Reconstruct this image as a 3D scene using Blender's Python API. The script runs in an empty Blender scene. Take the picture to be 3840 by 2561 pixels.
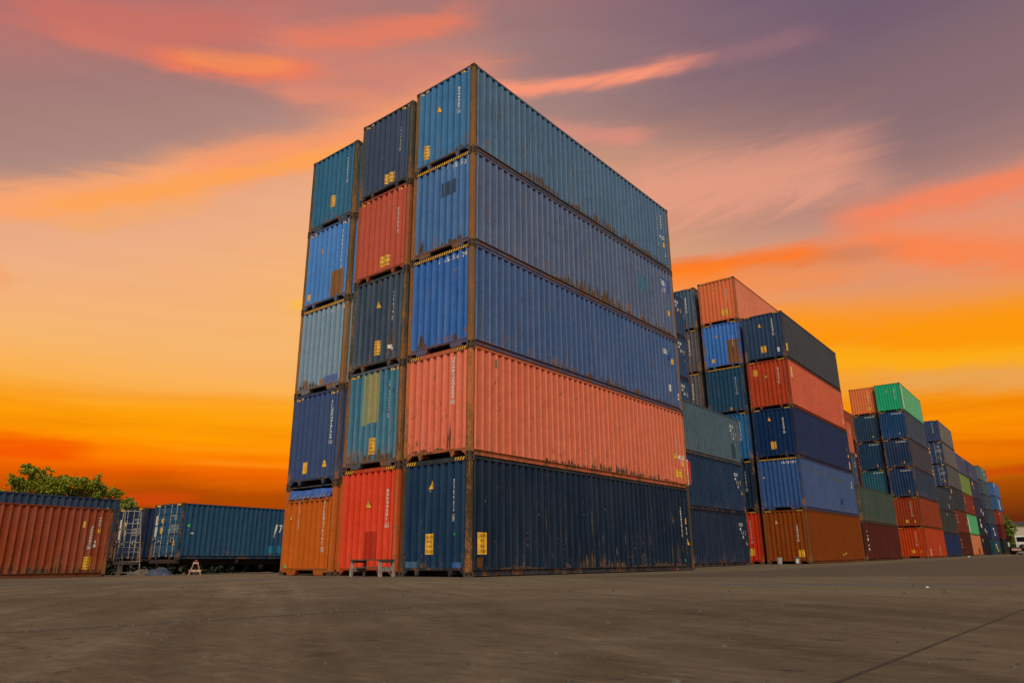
import bpy, bmesh, math, random
from mathutils import Vector, Matrix, Euler
C = bpy.context.scene.collection
SC = bpy.context.scene
R = math.radians

# ------------------------------------------------------------------ camera
cam_d = bpy.data.cameras.new('camera'); cam = bpy.data.objects.new('camera', cam_d); C.objects.link(cam)
SC.camera = cam
CAM = Vector((12.0506, -13.1824, 0.3537))
YAW, PITCH, ROLL, FPX = -0.680773, 0.298007, -0.00671112, 2681.608
cam_d.sensor_width = 36.0; cam_d.lens = FPX / 3840 * 36.0
cam_d.clip_start = 0.05; cam_d.clip_end = 3000
f = Vector((math.sin(YAW) * math.cos(PITCH), math.cos(YAW) * math.cos(PITCH), math.sin(PITCH)))
r = Vector((math.cos(YAW), -math.sin(YAW), 0)); u = r.cross(f)
r2 = r * math.cos(ROLL) + u * math.sin(ROLL); u2 = -r * math.sin(ROLL) + u * math.cos(ROLL)
mw = Matrix((r2, u2, -f)).transposed().to_4x4(); mw.translation = CAM
cam.matrix_world = mw

SC.view_settings.view_transform = 'Standard'; SC.view_settings.look = 'None'
SC.view_settings.exposure = 0.0; SC.view_settings.gamma = 1.0
SC.render.engine = 'CYCLES'
SC.cycles.use_denoising = True
SC.cycles.max_bounces = 6; SC.cycles.diffuse_bounces = 3; SC.cycles.glossy_bounces = 3

def lin(c, k=1.0):
    o = []
    for v in c[:3]:
        v = v / 255.0
        o.append((v / 12.92 if v <= 0.04045 else ((v + 0.055) / 1.055) ** 2.4) * k)
    return tuple(o)

# ------------------------------------------------------------------ sky
W = bpy.data.worlds.new('World'); SC.world = W; W.use_nodes = True
NT = W.node_tree; NT.nodes.clear()
SUN_EL, SUN_AZ = 46.0, 138.0           # soft light added behind the camera, from the unseen half of the sky
class T:
    """tiny helper that writes node maths for one tree"""
    def __init__(s, tree): s.t = tree
    def n(s, typ, **kw):
        nd = s.t.nodes.new(typ)
        for k, v in kw.items(): setattr(nd, k, v)
        return nd
    def put(s, sock, v):
        if isinstance(v, bpy.types.NodeSocket): s.t.links.new(v, sock)
        elif v is not None: sock.default_value = v
    def m(s, op, a, b=None, c=None, clamp=False):
        nd = s.n('ShaderNodeMath', operation=op, use_clamp=clamp)
        for i, v in enumerate((a, b, c)): s.put(nd.inputs[i], v)
        return nd.outputs[0]
    def v(s, op, a, b=None, out=0):
        nd = s.n('ShaderNodeVectorMath', operation=op)
        s.put(nd.inputs[0], a)
        if b is not None: s.put(nd.inputs[1], b)
        return nd.outputs[out]
    def scale(s, a, k):
        nd = s.n('ShaderNodeVectorMath', operation='SCALE'); s.put(nd.inputs[0], a); s.put(nd.inputs[3], k); return nd.outputs[0]
    def sm(s, x, lo, hi, a=0.0, b=1.0):
        nd = s.n('ShaderNodeMapRange', interpolation_type='SMOOTHSTEP')
        for i, q in enumerate((x, lo, hi, a, b)): s.put(nd.inputs[i], q)
        return nd.outputs[0]
    def lr(s, x, lo, hi, a=0.0, b=1.0):
        nd = s.n('ShaderNodeMapRange', interpolation_type='LINEAR'); nd.clamp = True
        for i, q in enumerate((x, lo, hi, a, b)): s.put(nd.inputs[i], q)
        return nd.outputs[0]
    def mix(s, fac, a, b, blend='MIX'):
        nd = s.n('ShaderNodeMix', data_type='RGBA', blend_type=blend)
        s.put(nd.inputs[0], fac)
        for i, q in ((6, a), (7, b)):
            if isinstance(q, tuple): q = (q[0], q[1], q[2], 1.0)
            s.put(nd.inputs[i], q)
        return nd.outputs[2]
    def noise(s, vec, scale, detail=3.0, rough=0.55, dist=0.0, out=0):
        nd = s.n('ShaderNodeTexNoise'); s.put(nd.inputs['Vector'], vec)
        s.put(nd.inputs['Scale'], scale); s.put(nd.inputs['Detail'], detail); s.put(nd.inputs['Roughness'], rough); s.put(nd.inputs['Distortion'], dist)
        return nd.outputs[out]
    def comb(s, x, y, z):
        nd = s.n('ShaderNodeCombineXYZ')
        for i, q in enumerate((x, y, z)): s.put(nd.inputs[i], q)
        return nd.outputs[0]
    def sep(s, v):
        nd = s.n('ShaderNodeSeparateXYZ'); s.put(nd.inputs[0], v); return nd.outputs
    def ramp(s, x, stops):
        nd = s.n('ShaderNodeValToRGB'); s.put(nd.inputs[0], x); cr = nd.color_ramp; cr.interpolation = 'B_SPLINE' if False else 'EASE'
        cr.interpolation = 'LINEAR'
        while len(cr.elements) > 1: cr.elements.remove(cr.elements[-1])
        for i, (p, c) in enumerate(stops):
            e = cr.elements[0] if i == 0 else cr.elements.new(p)
            e.position = p; e.color = (c[0], c[1], c[2], 1.0)
        return nd.outputs[0]

def build_sky():
    t = T(NT)
    d = t.v('NORMALIZE', t.n('ShaderNodeTexCoord').outputs['Generated'])
    x, y, z = t.sep(d)
    el = t.m('MULTIPLY', t.m('ARCSINE', z), 180 / math.pi)
    az = t.m('MULTIPLY', t.m('ARCTAN2', x, y), 180 / math.pi)
    # wisp noise in (azimuth, elevation), stretched along the horizon
    p1 = t.comb(t.m('MULTIPLY', az, 0.055), t.m('MULTIPLY', el, 0.22), 3.1)
    w1 = t.m('SUBTRACT', t.noise(p1, 1.0, 5.0, 0.6, 0.4), 0.5)
    p2 = t.comb(t.m('MULTIPLY', az, 0.05), t.m('ADD', t.m('MULTIPLY', el, 0.9), t.m('MULTIPLY', az, -0.02)), 7.7)
    w2 = t.m('SUBTRACT', t.noise(p2, 1.0, 6.0, 0.62, 0.3), 0.5)
    p3 = t.comb(t.m('MULTIPLY', az, 0.16), t.m('SUBTRACT', t.m('MULTIPLY', el, 0.75), t.m('MULTIPLY', az, 0.14)), 1.7)
    w3 = t.noise(p3, 1.0, 7.0, 0.66, 0.8)
    elw = t.m('ADD', el, t.m('MULTIPLY', w1, 1.2))
    L = [(-2, (90, 34, 14)), (1.1, (100, 36, 14)), (3.8, (140, 50, 12)), (5.0, (196, 82, 2)), (6.3, (242, 104, 0)), (7.8, (252, 130, 0)), (8.9, (252, 150, 2)), (10.0, (252, 154, 10)), (11.0, (252, 164, 40)), (12.2, (250, 174, 78)), (14.9, (247, 182, 108)), (18.6, (243, 178, 122)), (22.3, (238, 173, 131)), (25.4, (230, 166, 130)), (27.2, (186, 144, 128)), (29.0, (172, 136, 127)), (34.1, (164, 122, 118)), (37.8, (182, 116, 110)), (44, (150, 104, 110)), (60, (140, 126, 140)), (90, (150, 150, 165))]
    Rr = [(-2, (60, 26, 14)), (0.6, (68, 30, 15)), (2.3, (100, 40, 15)), (3.8, (142, 64, 6)), (5.6, (192, 94, 2)), (6.6, (234, 114, 0)), (8.5, (246, 134, 0)), (10.7, (246, 146, 10)), (12.1, (240, 158, 54)), (13.4, (248, 162, 26)), (15.3, (246, 152, 30)), (17.1, (236, 150, 84)), (19.0, (226, 150, 108)), (20.8, (216, 148, 116)), (22.6, (204, 150, 130)), (24.4, (184, 136, 124)), (27.1, (152, 118, 116)), (29.7, (138, 110, 114)), (33.1, (132, 106, 112)), (37.1, (116, 94, 112)), (44, (110, 92, 114)), (60, (120, 116, 140)), (90, (150, 150, 165))]
    fac = t.lr(elw, -10.0, 90.0)
    tl = t.m('MULTIPLY', t.m('MULTIPLY', t.m('MINIMUM', t.m('MAXIMUM', t.m('ADD', az, 68.0), -30.0), 20.0), -0.36), t.sm(el, 13.0, 22.0))
    cl = t.ramp(t.lr(t.m('ADD', elw, tl), -10.0, 90.0), [((e + 10) / 100.0, lin(c)) for e, c in L])
    cr = t.ramp(fac, [((e + 10) / 100.0, lin(c)) for e, c in Rr])
    azw = t.m('ADD', az, t.m('MULTIPLY', w1, 14.0))
    col = t.mix(t.sm(azw, -52.0, -7.0), cl, cr)
    # soft streak texture, strongest low over the horizon
    amp = t.sm(el, 2.0, 7.0, 0.25, 1.0); amp = t.m('MULTIPLY', amp, t.sm(el, 8.0, 14.0, 1.0, 0.16))
    k = t.m('ADD', 1.0, t.m('MULTIPLY', t.m('MULTIPLY', w2, amp), 0.9))
    kk = t.comb(t.m('ADD', 1.0, t.m('MULTIPLY', t.m('SUBTRACT', k, 1.0), 0.35)), k, t.m('ADD', 1.0, t.m('MULTIPLY', t.m('SUBTRACT', k, 1.0), 1.3)))
    col = t.mix(1.0, col, kk, 'MULTIPLY')
    strokes = [
      (-81.6,34.1,-56.8,39.6,1.45,(208,112,98),0.72), (-64.4,36.7,-35.6,36.5,2.60,(218,132,112),0.75),
      (-62.4,38.1,-39.3,41.8,0.90,(234,124,94),0.80), (-77.5,34.0,-65.2,35.1,0.70,(215,120,100),0.70),
      (-71.5,34.4,-54.5,36.9,0.85,(240,122,88),0.85), (-69.0,35.2,-57.5,36.6,0.50,(248,146,84),0.60),
      (-60.8,34.3,-49.2,35.3,0.74,(232,140,110),0.60),
      (-75.1,22.3,-62.1,27.6,1.15,(245,170,105),0.70), (-84.3,20.6,-59.2,30.0,1.25,(250,166,112),0.95), (-69.0,26.8,-38.3,37.5,1.60,(250,156,106),0.95), (-79.0,22.0,-46.3,34.0,0.62,(254,164,80),0.8), (-79.5,20.4,-75.5,17.0,0.6,(244,166,110),0.7),
      (-29.3,37.5,-8.8,36.8,0.70,(160,115,120),0.50), (-46.6,36.2,-18.7,37.3,0.50,(250,150,118),0.95), (-37.4,33.9,-24.9,32.4,0.68,(225,142,125),0.70),
      (-31.9,28.0,-5.8,27.8,2.30,(238,160,132),0.75), (-11.5,22.4,9.0,19.2,2.10,(240,146,104),0.75), (-14.4,24.2,8.0,23.6,0.95,(248,132,90),0.90), (-13.8,23.4,7.9,16.2,1.15,(250,132,76),0.90),
      (-27.8,22.6,-7.1,21.1,0.62,(176,120,96),0.70), (-32.0,22.0,-9.4,22.3,0.85,(255,122,32),0.95), (-30.0,20.6,-8.0,20.6,1.0,(250,140,66),0.6), (-27.0,21.3,-19.5,21.7,0.82,(255,130,20),0.70),
      (-26.0,18.2,12.0,12.0,1.9,(253,150,8),0.92), (-24.0,15.6,10.0,10.9,0.8,(252,176,22),0.7), (-12.9,12.3,5.6,10.4,0.80,(232,165,85),0.80),
      (-80.2,7.2,-67.8,7.5,0.72,(244,82,0),0.85), (-71.5,9.7,-50.3,11.5,0.97,(254,160,5),0.70), (-67.0,8.2,-50.1,8.2,0.27,(255,150,10),0.70),
      (-64.5,7.2,-50.0,6.9,0.20,(255,140,20),0.60), (-58.2,19.0,-50.6,19.8,0.37,(255,190,60),0.80), (-69.4,4.55,-48.8,4.45,0.95,(176,74,0),0.85),
      (-71.7,3.9,-61.4,4.7,0.33,(215,70,12),0.70), (-9.6,5.3,4.6,6.1,0.27,(205,72,8),0.80), (-11.8,8.9,4.2,7.3,0.24,(252,140,5),0.60), (-12.8,7.9,4.3,6.7,0.21,(225,105,0),0.60)]
    for (a0, e0, a1, e1, w, c, al) in strokes:
        ce = math.cos(R((e0 + e1) / 2)); dx, dy = (a1 - a0) * ce, e1 - e0; ln = math.hypot(dx, dy); ux, uy = dx / ln, dy / ln
        X = t.m('MULTIPLY', t.m('SUBTRACT', az, a0), ce); Y = t.m('SUBTRACT', el, e0)
        tt = t.m('MULTIPLY', t.m('ADD', t.m('MULTIPLY', X, ux), t.m('MULTIPLY', Y, uy)), 1.0 / ln)
        ss = t.m('ADD', t.m('MULTIPLY', X, -uy / w), t.m('MULTIPLY', Y, ux / w))
        ss = t.m('ADD', ss, t.m('MULTIPLY', w1, min(2.6, 1.6 / w)))
        ss = t.m('ADD', ss, t.m('MULTIPLY', w2, min(1.8, 1.4 / w)))
        ss = t.m('ADD', ss, t.m('MULTIPLY', t.m('SUBTRACT', w3, 0.47), 1.5))
        g = t.m('EXPONENT', t.m('MULTIPLY', t.m('POWER', t.m('ABSOLUTE', ss), 2.7), -0.85))
        tw = t.m('ADD', tt, t.m('MULTIPLY', w2, 0.25))
        g = t.m('MULTIPLY', g, t.sm(w3, 0.25, 0.62, 0.74, 1.06), clamp=True)
        g = t.m('MULTIPLY', g, t.m('MULTIPLY', t.sm(tw, 0.0, 0.22), t.sm(tw, 1.0, 0.72)))
        col = t.mix(t.m('MULTIPLY', g, al), col, lin(c))
    # unseen opposite half of the sky: neutral fill over Nishita, brightened to light the walls
    sk = t.n('ShaderNodeTexSky'); sk.sky_type = 'NISHITA'; sk.sun_disc = False
    sk.sun_elevation = R(SUN_EL); sk.sun_rotation = R(SUN_AZ); sk.air_density = 1.0; sk.dust_density = 3.0
    far = t.mix(0.75, t.scale(sk.outputs[0], 0.09), (0.57, 0.525, 0.455))
    F = (math.sin(R(-39)), math.cos(R(-39)), 0.0)
    wgt = t.sm(t.v('DOT_PRODUCT', d, F, out=1), 0.46, -0.05)
    col = t.mix(wgt, col, far)
    bg = t.n('ShaderNodeBackground'); t.put(bg.inputs[0], col); bg.inputs[1].default_value = 1.0
    o = t.n('ShaderNodeOutputWorld'); NT.links.new(bg.outputs[0], o.inputs[0])
build_sky()

sun_d = bpy.data.lights.new('sun', 'SUN'); sun = bpy.data.objects.new('sun', sun_d); C.objects.link(sun)
sun_d.energy = 2.6; sun_d.angle = R(20); sun_d.color = (1.0, 0.90, 0.75)
sd = Vector((math.sin(R(SUN_AZ)) * math.cos(R(SUN_EL)), math.cos(R(SUN_AZ)) * math.cos(R(SUN_EL)), math.sin(R(SUN_EL))))
sun.rotation_euler = sd.to_track_quat('Z', 'Y').to_euler()

# ------------------------------------------------------------------ materials
MATS = {}
def newmat(name):
    m = bpy.data.materials.new(name); m.use_nodes = True; nt = m.node_tree; nt.nodes.clear()
    t = T(nt); b = t.n('ShaderNodeBsdfPrincipled'); o = t.n('ShaderNodeOutputMaterial'); nt.links.new(b.outputs[0], o.inputs[0])
    MATS[name] = m
    return m, t, b
def bump(t, b, h, strength, dist):
    bn = t.n('ShaderNodeBump'); t.put(bn.inputs['Height'], h); bn.inputs['Strength'].default_value = strength; bn.inputs['Distance'].default_value = dist
    t.put(b.inputs['Normal'], bn.outputs[0])

def paint_material(name, heavy):
    m, t, b = newmat(name)
    oi = t.n('ShaderNodeObjectInfo'); tc = t.n('ShaderNodeTexCoord').outputs['Object']
    rnd = t.m('MULTIPLY', oi.outputs['Random'], 53.0)
    p = t.v('ADD', tc, t.comb(rnd, rnd, rnd)); wear = oi.outputs['Alpha']
    _, _, z = t.sep(tc)
    n1 = t.noise(p, 0.55, 4.0, 0.6)
    ps = t.v('MULTIPLY', p, (1.0, 1.0, 0.11))
    n2 = t.noise(ps, 4.2, 4.0, 0.6); n3 = t.noise(ps, 15.0, 3.0, 0.6)
    n4 = t.noise(p, 26.0, 3.0, 0.6)
    v = t.m('ADD', 0.66, t.m('ADD', t.m('MULTIPLY', n1, 0.36), t.m('MULTIPLY', n2, 0.34)))
    base = t.mix(1.0, oi.outputs['Color'], t.comb(v, v, v), 'MULTIPLY')
    # chalky sun-bleached paint and road dust
    dust = t.m('ADD', t.sm(n2, 0.42, 0.75, 0.0, 0.20), t.sm(n1, 0.45, 0.75, 0.0, 0.12))
    base = t.mix(t.m('MULTIPLY', dust, t.m('MULTIPLY', t.m('POWER', wear, 1.8), 1.3)), base, (0.20, 0.19, 0.17))
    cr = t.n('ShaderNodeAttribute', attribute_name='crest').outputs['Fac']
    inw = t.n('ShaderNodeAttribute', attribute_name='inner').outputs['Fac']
    cv = t.m('ADD', 1.0, t.m('SUBTRACT', t.m('MULTIPLY', cr, t.m('ADD', 0.10, t.m('MULTIPLY', wear, 0.30))), t.m('MULTIPLY', inw, t.m('ADD', 0.10, t.m('MULTIPLY', wear, 0.32)))))  # crests lightened and folds darkened: sky light and occlusion put into the paint
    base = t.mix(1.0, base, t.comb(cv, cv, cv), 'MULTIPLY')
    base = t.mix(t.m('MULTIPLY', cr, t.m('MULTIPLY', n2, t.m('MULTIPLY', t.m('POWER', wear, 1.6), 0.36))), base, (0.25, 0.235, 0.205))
    # dark runs
    run = t.sm(n3, 0.60, 0.78, 0.0, 0.45); base = t.mix(t.m('MULTIPLY', run, t.m('ADD', 0.35, wear)), base, (0.045, 0.035, 0.028))
    # rust: patches, runs and a heavier band along the bottom
    pr = t.v('MULTIPLY', p, (1.0, 1.0, 0.30))
    rn = t.m('ADD', t.m('MULTIPLY', t.noise(pr, 3.0, 6.0, 0.68, 0.6), 0.62), t.m('MULTIPLY', t.noise(p, 13.0, 4.0, 0.65), 0.38))
    low = t.sm(z, 0.95, 0.16, 0.0, 0.085)
    thr = t.m('SUBTRACT', t.m('SUBTRACT', 0.70 if not heavy else 0.655, t.m('MULTIPLY', wear, 0.12 if not heavy else 0.155)), low)
    rm = t.m('MULTIPLY', t.m('SUBTRACT', rn, thr), 18.0, clamp=True)
    rc = t.mix(n4, (0.075, 0.032, 0.014), (0.30, 0.125, 0.04) if not heavy else (0.46, 0.20, 0.065))
    halo = t.m('MULTIPLY', t.m('MULTIPLY', t.m('SUBTRACT', rn, t.m('SUBTRACT', thr, 0.05)), 9.0, clamp=True), 0.35)
    base = t.mix(halo, base, (0.26, 0.12, 0.045)); base = t.mix(rm, base, rc)
    # chipped flecks
    fl = t.m('MULTIPLY', t.m('SUBTRACT', t.noise(t.v('MULTIPLY', p, (1.0, 1.0, 0.22)), 22.0, 2.0, 0.5, 0.0), 0.795), 30.0, clamp=True)
    base = t.mix(t.m('MULTIPLY', fl, 0.7), base, (0.42, 0.39, 0.34))
    t.put(b.inputs['Base Color'], base)
    t.put(b.inputs['Roughness'], t.m('ADD', 0.52, t.m('ADD', t.m('MULTIPLY', rm, 0.35), t.m('MULTIPLY', n2, 0.16))))
    b.inputs['Specular IOR Level'].default_value = 0.10
    dent = t.m('ADD', t.m('MULTIPLY', t.noise(p, 2.1, 2.0, 0.5), 1.0), t.m('MULTIPLY', n4, 0.05))
    bump(t, b, dent, 0.6, 0.055)
    return m
paint_material('container_paint', False)
paint_material('rusty_frame_paint', True)

def simple(name, col, rough=0.7, var=0.25, scale=6.0, metal=0.0, spec=0.4, bmp=0.0, stretch=(1, 1, 1), col2=None):
    m, t, b = newmat(name); tc = t.n('ShaderNodeTexCoord').outputs['Object']
    rnd = t.m('MULTIPLY', t.n('ShaderNodeObjectInfo').outputs['Random'], 31.0)
    p = t.v('MULTIPLY', t.v('ADD', tc, t.comb(rnd, rnd, rnd)), stretch)
    n = t.noise(p, scale, 5.0, 0.6)
    if col2 is None: col2 = tuple(c * (1 - var * 1.6) for c in col)
    c = t.mix(t.sm(n, 0.32, 0.68), col2, tuple(min(1, q * (1 + var * 0.5)) for q in col))
    t.put(b.inputs['Base Color'], c); t.put(b.inputs['Roughness'], t.m('ADD', rough - 0.08, t.m('MULTIPLY', n, 0.16)))
    b.inputs['Metallic'].default_value = metal; b.inputs['Specular IOR Level'].default_value = spec
    if bmp: bump(t, b, n, 0.6, bmp)
    return m
simple('casting_steel', (0.11, 0.062, 0.032), 0.8, col2=(0.035, 0.022, 0.014), scale=11, bmp=0.01)
simple('dark_hole', (0.006, 0.005, 0.005), 0.95, 0.1)
simple('underside_tar', (0.022, 0.018, 0.015), 0.9, 0.3)
simple('roof_paint', (0.12, 0.11, 0.10), 0.8, 0.3, 2.0)
simple('white_decal', (0.62, 0.59, 0.52), 0.6, 0.16, 14, col2=(0.40, 0.37, 0.32))
simple('yellow_decal', (0.78, 0.41, 0.02), 0.55, 0.12, 9, col2=(0.62, 0.29, 0.015))
simple('black_decal', (0.018, 0.016, 0.014), 0.6, 0.2, 14)
simple('red_decal', (0.50, 0.03, 0.02), 0.5, 0.15)
simple('green_decal', (0.05, 0.42, 0.10), 0.5, 0.15)
simple('galvanised_rod', (0.46, 0.43, 0.37), 0.5, 0.25, 8, metal=0.35, col2=(0.22, 0.17, 0.12))
simple('scuff_white', (0.36, 0.34, 0.30), 0.7, 0.2, 14)
simple('rust_run', (0.10, 0.075, 0.045), 0.9, 0.3, 9, col2=(0.055, 0.036, 0.020))
simple('rust_stain', (0.10, 0.050, 0.019), 0.9, 0.3, 9, col2=(0.042, 0.026, 0.013))
simple('foliage_dark_wall', (0.012, 0.016, 0.006), 0.9, 0.3)
simple('tarp_blue', (0.035, 0.10, 0.34), 0.45, 0.2, 3, bmp=0.02)
simple('tarp_faded_blue', (0.045, 0.057, 0.092), 0.7, 0.3, 5, bmp=0.03, col2=(0.02, 0.024, 0.05))
simple('canvas_beige', (0.12, 0.098, 0.07), 0.9, 0.3, 5, bmp=0.03, col2=(0.05, 0.04, 0.03))
simple('weathered_wood', (0.30, 0.28, 0.23), 0.85, 0.3, 9, stretch=(4, 4, 1), bmp=0.006, col2=(0.085, 0.07, 0.05))
simple('wood_top', (0.085, 0.06, 0.04), 0.85, 0.3, 9, bmp=0.006)
simple('white_tube', (0.33, 0.32, 0.28), 0.5, 0.3, 10, col2=(0.20, 0.16, 0.11))
simple('pink_wood', (0.50, 0.33, 0.25), 0.8, 0.3, 8, col2=(0.24, 0.13, 0.09))
simple('red_wood', (0.32, 0.05, 0.03), 0.8, 0.3, 8)
simple('pail_white', (0.32, 0.30, 0.27), 0.5, 0.2, 5)
simple('pail_grey', (0.12, 0.115, 0.10), 0.6, 0.2, 5)
simple('rubber', (0.012, 0.011, 0.010), 0.85, 0.2)
simple('chassis_black', (0.02, 0.017, 0.014), 0.7, 0.3, 4, col2=(0.045, 0.022, 0.012))
simple('truck_white', (0.62, 0.60, 0.55), 0.4, 0.12, 2)
simple('dark_glass', (0.008, 0.008, 0.009), 0.15, 0.1, spec=0.6)
simple('fascia_beige', (0.50, 0.42, 0.31), 0.7, 0.08, 1.0, stretch=(1, 1, 6))
simple('shed_dark', (0.03, 0.028, 0.024), 0.85, 0.3, 1.0)
simple('bark', (0.09, 0.065, 0.045), 0.9, 0.3, 5, bmp=0.02)
simple('litter_white', (0.6, 0.58, 0.52), 0.7, 0.1)
simple('pebble', (0.030, 0.024, 0.018), 0.9, 0.4, 20, col2=(0.10, 0.085, 0.065))
def leaf_mat(name, c1, c2):
    m, t, b = newmat(name); tc = t.n('ShaderNodeTexCoord').outputs['Object']
    g = t.n('ShaderNodeNewGeometry').outputs['Random Per Island']
    n = t.noise(tc, 0.9, 3.0, 0.6)
    t.put(b.inputs['Base Color'], t.mix(t.m('ADD', t.m('MULTIPLY', n, 0.6), t.m('MULTIPLY', g, 0.45), clamp=True), c1, c2))
    b.inputs['Roughness'].default_value = 0.6; b.inputs['Specular IOR Level'].default_value = 0.25
    b.inputs['Transmission Weight'].default_value = 0.0
leaf_mat('foliage', (0.020, 0.028, 0.002), (0.32, 0.34, 0.012))
leaf_mat('foliage_shaded', (0.002, 0.003, 0.001), (0.014, 0.020, 0.003))  # leaves near black, the shade behind the trailers put into their colour
leaf_mat('foliage_bright', (0.05, 0.07, 0.006), (0.17, 0.22, 0.02))

def ground_z(x, y):
    z = 0.0074 * max(0.0, min(y, 260) - 13.0)
    z -= 0.0115 * max(0.0, min(-x, 40) - 9.0) * max(0.0, min(1.0, (40 - y) / 25.0))
    return z

def ground_material():
    m, t, b = newmat('worn_concrete'); p = t.n('ShaderNodeTexCoord').outputs['Object']
    x, y, z = t.sep(p)
    big = t.noise(p, 0.09, 5.0, 0.62, 0.6); mid = t.noise(p, 0.75, 5.0, 0.65, 0.4); fine = t.noise(p, 9.0, 5.0, 0.7); grit = t.noise(p, 70.0, 3.0, 0.65)
    # tyre sweeps: long faint streaks across the yard
    st = t.noise(t.v('MULTIPLY', t.comb(t.m('ADD', t.m('MULTIPLY', x, 0.55), t.m('MULTIPLY', y, 0.83)), t.m('SUBTRACT', t.m('MULTIPLY', y, 0.55), t.m('MULTIPLY', x, 0.83)), 0.0), (2.2, 0.16, 1.0)), 1.0, 5.0, 0.6, 0.5)
    f = t.m('ADD', t.m('ADD', t.m('MULTIPLY', big, 0.30), t.m('MULTIPLY', mid, 0.30)), t.m('ADD', t.m('MULTIPLY', fine, 0.18), t.m('MULTIPLY', st, 0.30)))
    col = t.ramp(f, [(0.40, (0.028, 0.0195, 0.0105)), (0.49, (0.057, 0.0405, 0.0225)), (0.57, (0.085, 0.063, 0.039)), (0.67, (0.146, 0.112, 0.073))])
    col = t.mix(t.sm(grit, 0.50, 0.75, 0.0, 0.35), col, (0.055, 0.045, 0.036))
    # pits and scuffs, drawn out along the traffic direction
    pit = t.noise(t.v('MULTIPLY', p, (5.0, 7.0, 1.0)), 1.0, 4.0, 0.7, 0.3); col = t.mix(t.m('MULTIPLY', t.sm(pit, 0.60, 0.67), 0.7), col, (0.026, 0.020, 0.015))
    sc = t.noise(t.v('MULTIPLY', p, (3.0, 16.0, 1.0)), 1.0, 4.0, 0.65, 0.5); col = t.mix(t.sm(sc, 0.54, 0.70, 0.0, 0.30), col, (0.165, 0.125, 0.077)); col = t.mix(t.sm(sc, 0.46, 0.32, 0.0, 0.36), col, (0.035, 0.028, 0.02))
    hair = t.m('ABSOLUTE', t.m('SUBTRACT', t.noise(p, 0.55, 5.0, 0.55, 0.9), 0.5)); hm = t.m('MULTIPLY', t.sm(hair, 0.006, 0.0015), t.sm(big, 0.50, 0.58)); col = t.mix(t.m('MULTIPLY', hm, 0.75), col, (0.020, 0.015, 0.010))
    tyre = t.m('ABSOLUTE', t.m('SINE', t.m('ADD', t.m('MULTIPLY', t.m('ADD', t.m('MULTIPLY', x, 0.30), t.m('MULTIPLY', y, 0.95)), 0.9), t.m('MULTIPLY', big, 6.0)))); tm = t.m('MULTIPLY', t.sm(tyre, 0.16, 0.04), t.sm(mid, 0.42, 0.60)); col = t.mix(t.m('MULTIPLY', tm, 0.28), col, (0.024, 0.018, 0.012))
    # light falloff put into the ground colour: paler toward the stacks
    vig = t.m('ADD', y, t.m('MULTIPLY', t.m('SUBTRACT', mid, 0.5), 4.0)); vig = t.m('MULTIPLY', t.sm(vig, -9.5, -3.5, 0.0, 0.30), t.sm(x, 16.0, 8.0))
    col = t.mix(vig, col, (0.165, 0.125, 0.078))
    # darker asphalt lane in front of the far rows
    edge = t.m('ADD', t.m('SUBTRACT', t.m('SUBTRACT', t.m('MULTIPLY', x, 0.62), 0.72), y), t.m('MULTIPLY', t.m('SUBTRACT', big, 0.5), 1.0))
    lane = t.m('MULTIPLY', t.sm(edge, 0.35, -0.15), t.sm(x, 1.6, 3.2))
    col = t.mix(t.m('MULTIPLY', lane, 0.55), col, (0.040, 0.033, 0.025))
    # oil / tyre stains
    oil = t.m('MULTIPLY', t.sm(t.noise(p, 0.33, 4.0, 0.6, 1.2), 0.60, 0.72), 0.30); col = t.mix(oil, col, (0.035, 0.03, 0.026))
    # rough gravelly seam between slabs, running from the near corner past the left boxes
    wob = t.m('MULTIPLY', t.m('SUBTRACT', t.noise(p, 1.6, 4.0, 0.7), 0.5), 0.24)
    def line(ax, ay, bx, by, w, soft):
        ln = math.hypot(bx - ax, by - ay); nx, ny = -(by - ay) / ln, (bx - ax) / ln
        dd = t.m('ABSOLUTE', t.m('ADD', t.m('ADD', t.m('MULTIPLY', t.m('SUBTRACT', x, ax), nx), t.m('MULTIPLY', t.m('SUBTRACT', y, ay), ny)), wob if soft else t.m('MULTIPLY', wob, 0.10)))
        tt = t.m('DIVIDE', t.m('ADD', t.m('MULTIPLY', t.m('SUBTRACT', x, ax), (bx - ax) / ln), t.m('MULTIPLY', t.m('SUBTRACT', y, ay), (by - ay) / ln)), ln)
        return t.m('MULTIPLY', t.sm(dd, w, w * (0.45 if soft else 0.6)), t.m('MULTIPLY', t.sm(tt, 0.0, 0.02), t.sm(tt, 1.0, 0.9)))
    seam = t.m('MAXIMUM', t.m('MAXIMUM', line(-6.2, -12.0, -2.95, -5.2, 0.85, True), line(-3.0, -5.8, -2.9, -0.4, 0.75, True)), t.m('MAXIMUM', line(7.3, -2.5, 12.5, 0.9, 0.60, True), line(-3.4, -0.75, 1.4, -0.5, 0.30, True)))
    crackz = line(7.20, -12.4, 7.55, -8.6, 0.075, True); cr2 = line(7.20, -12.4, 7.60, -8.2, 0.20, True); joint = line(11.30, -11.4, 11.56, -3.0, 0.012, False)
    joint = t.m('MULTIPLY', joint, t.sm(fine, 0.30, 0.5, 0.55, 1.0))
    gv = t.noise(p, 24.0, 3.0, 0.8)
    col = t.mix(t.m('MULTIPLY', seam, 0.85), col, t.mix(t.sm(gv, 0.35, 0.68), (0.022, 0.021, 0.020), (0.15, 0.146, 0.136)))
    col = t.mix(t.m('MULTIPLY', cr2, 0.6), col, t.mix(t.sm(gv, 0.38, 0.66), (0.032, 0.024, 0.015), (0.125, 0.098, 0.064)))
    col = t.mix(t.m('MULTIPLY', crackz, t.sm(gv, 0.36, 0.62, 0.9, 0.2)), col, (0.028, 0.022, 0.017))
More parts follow.
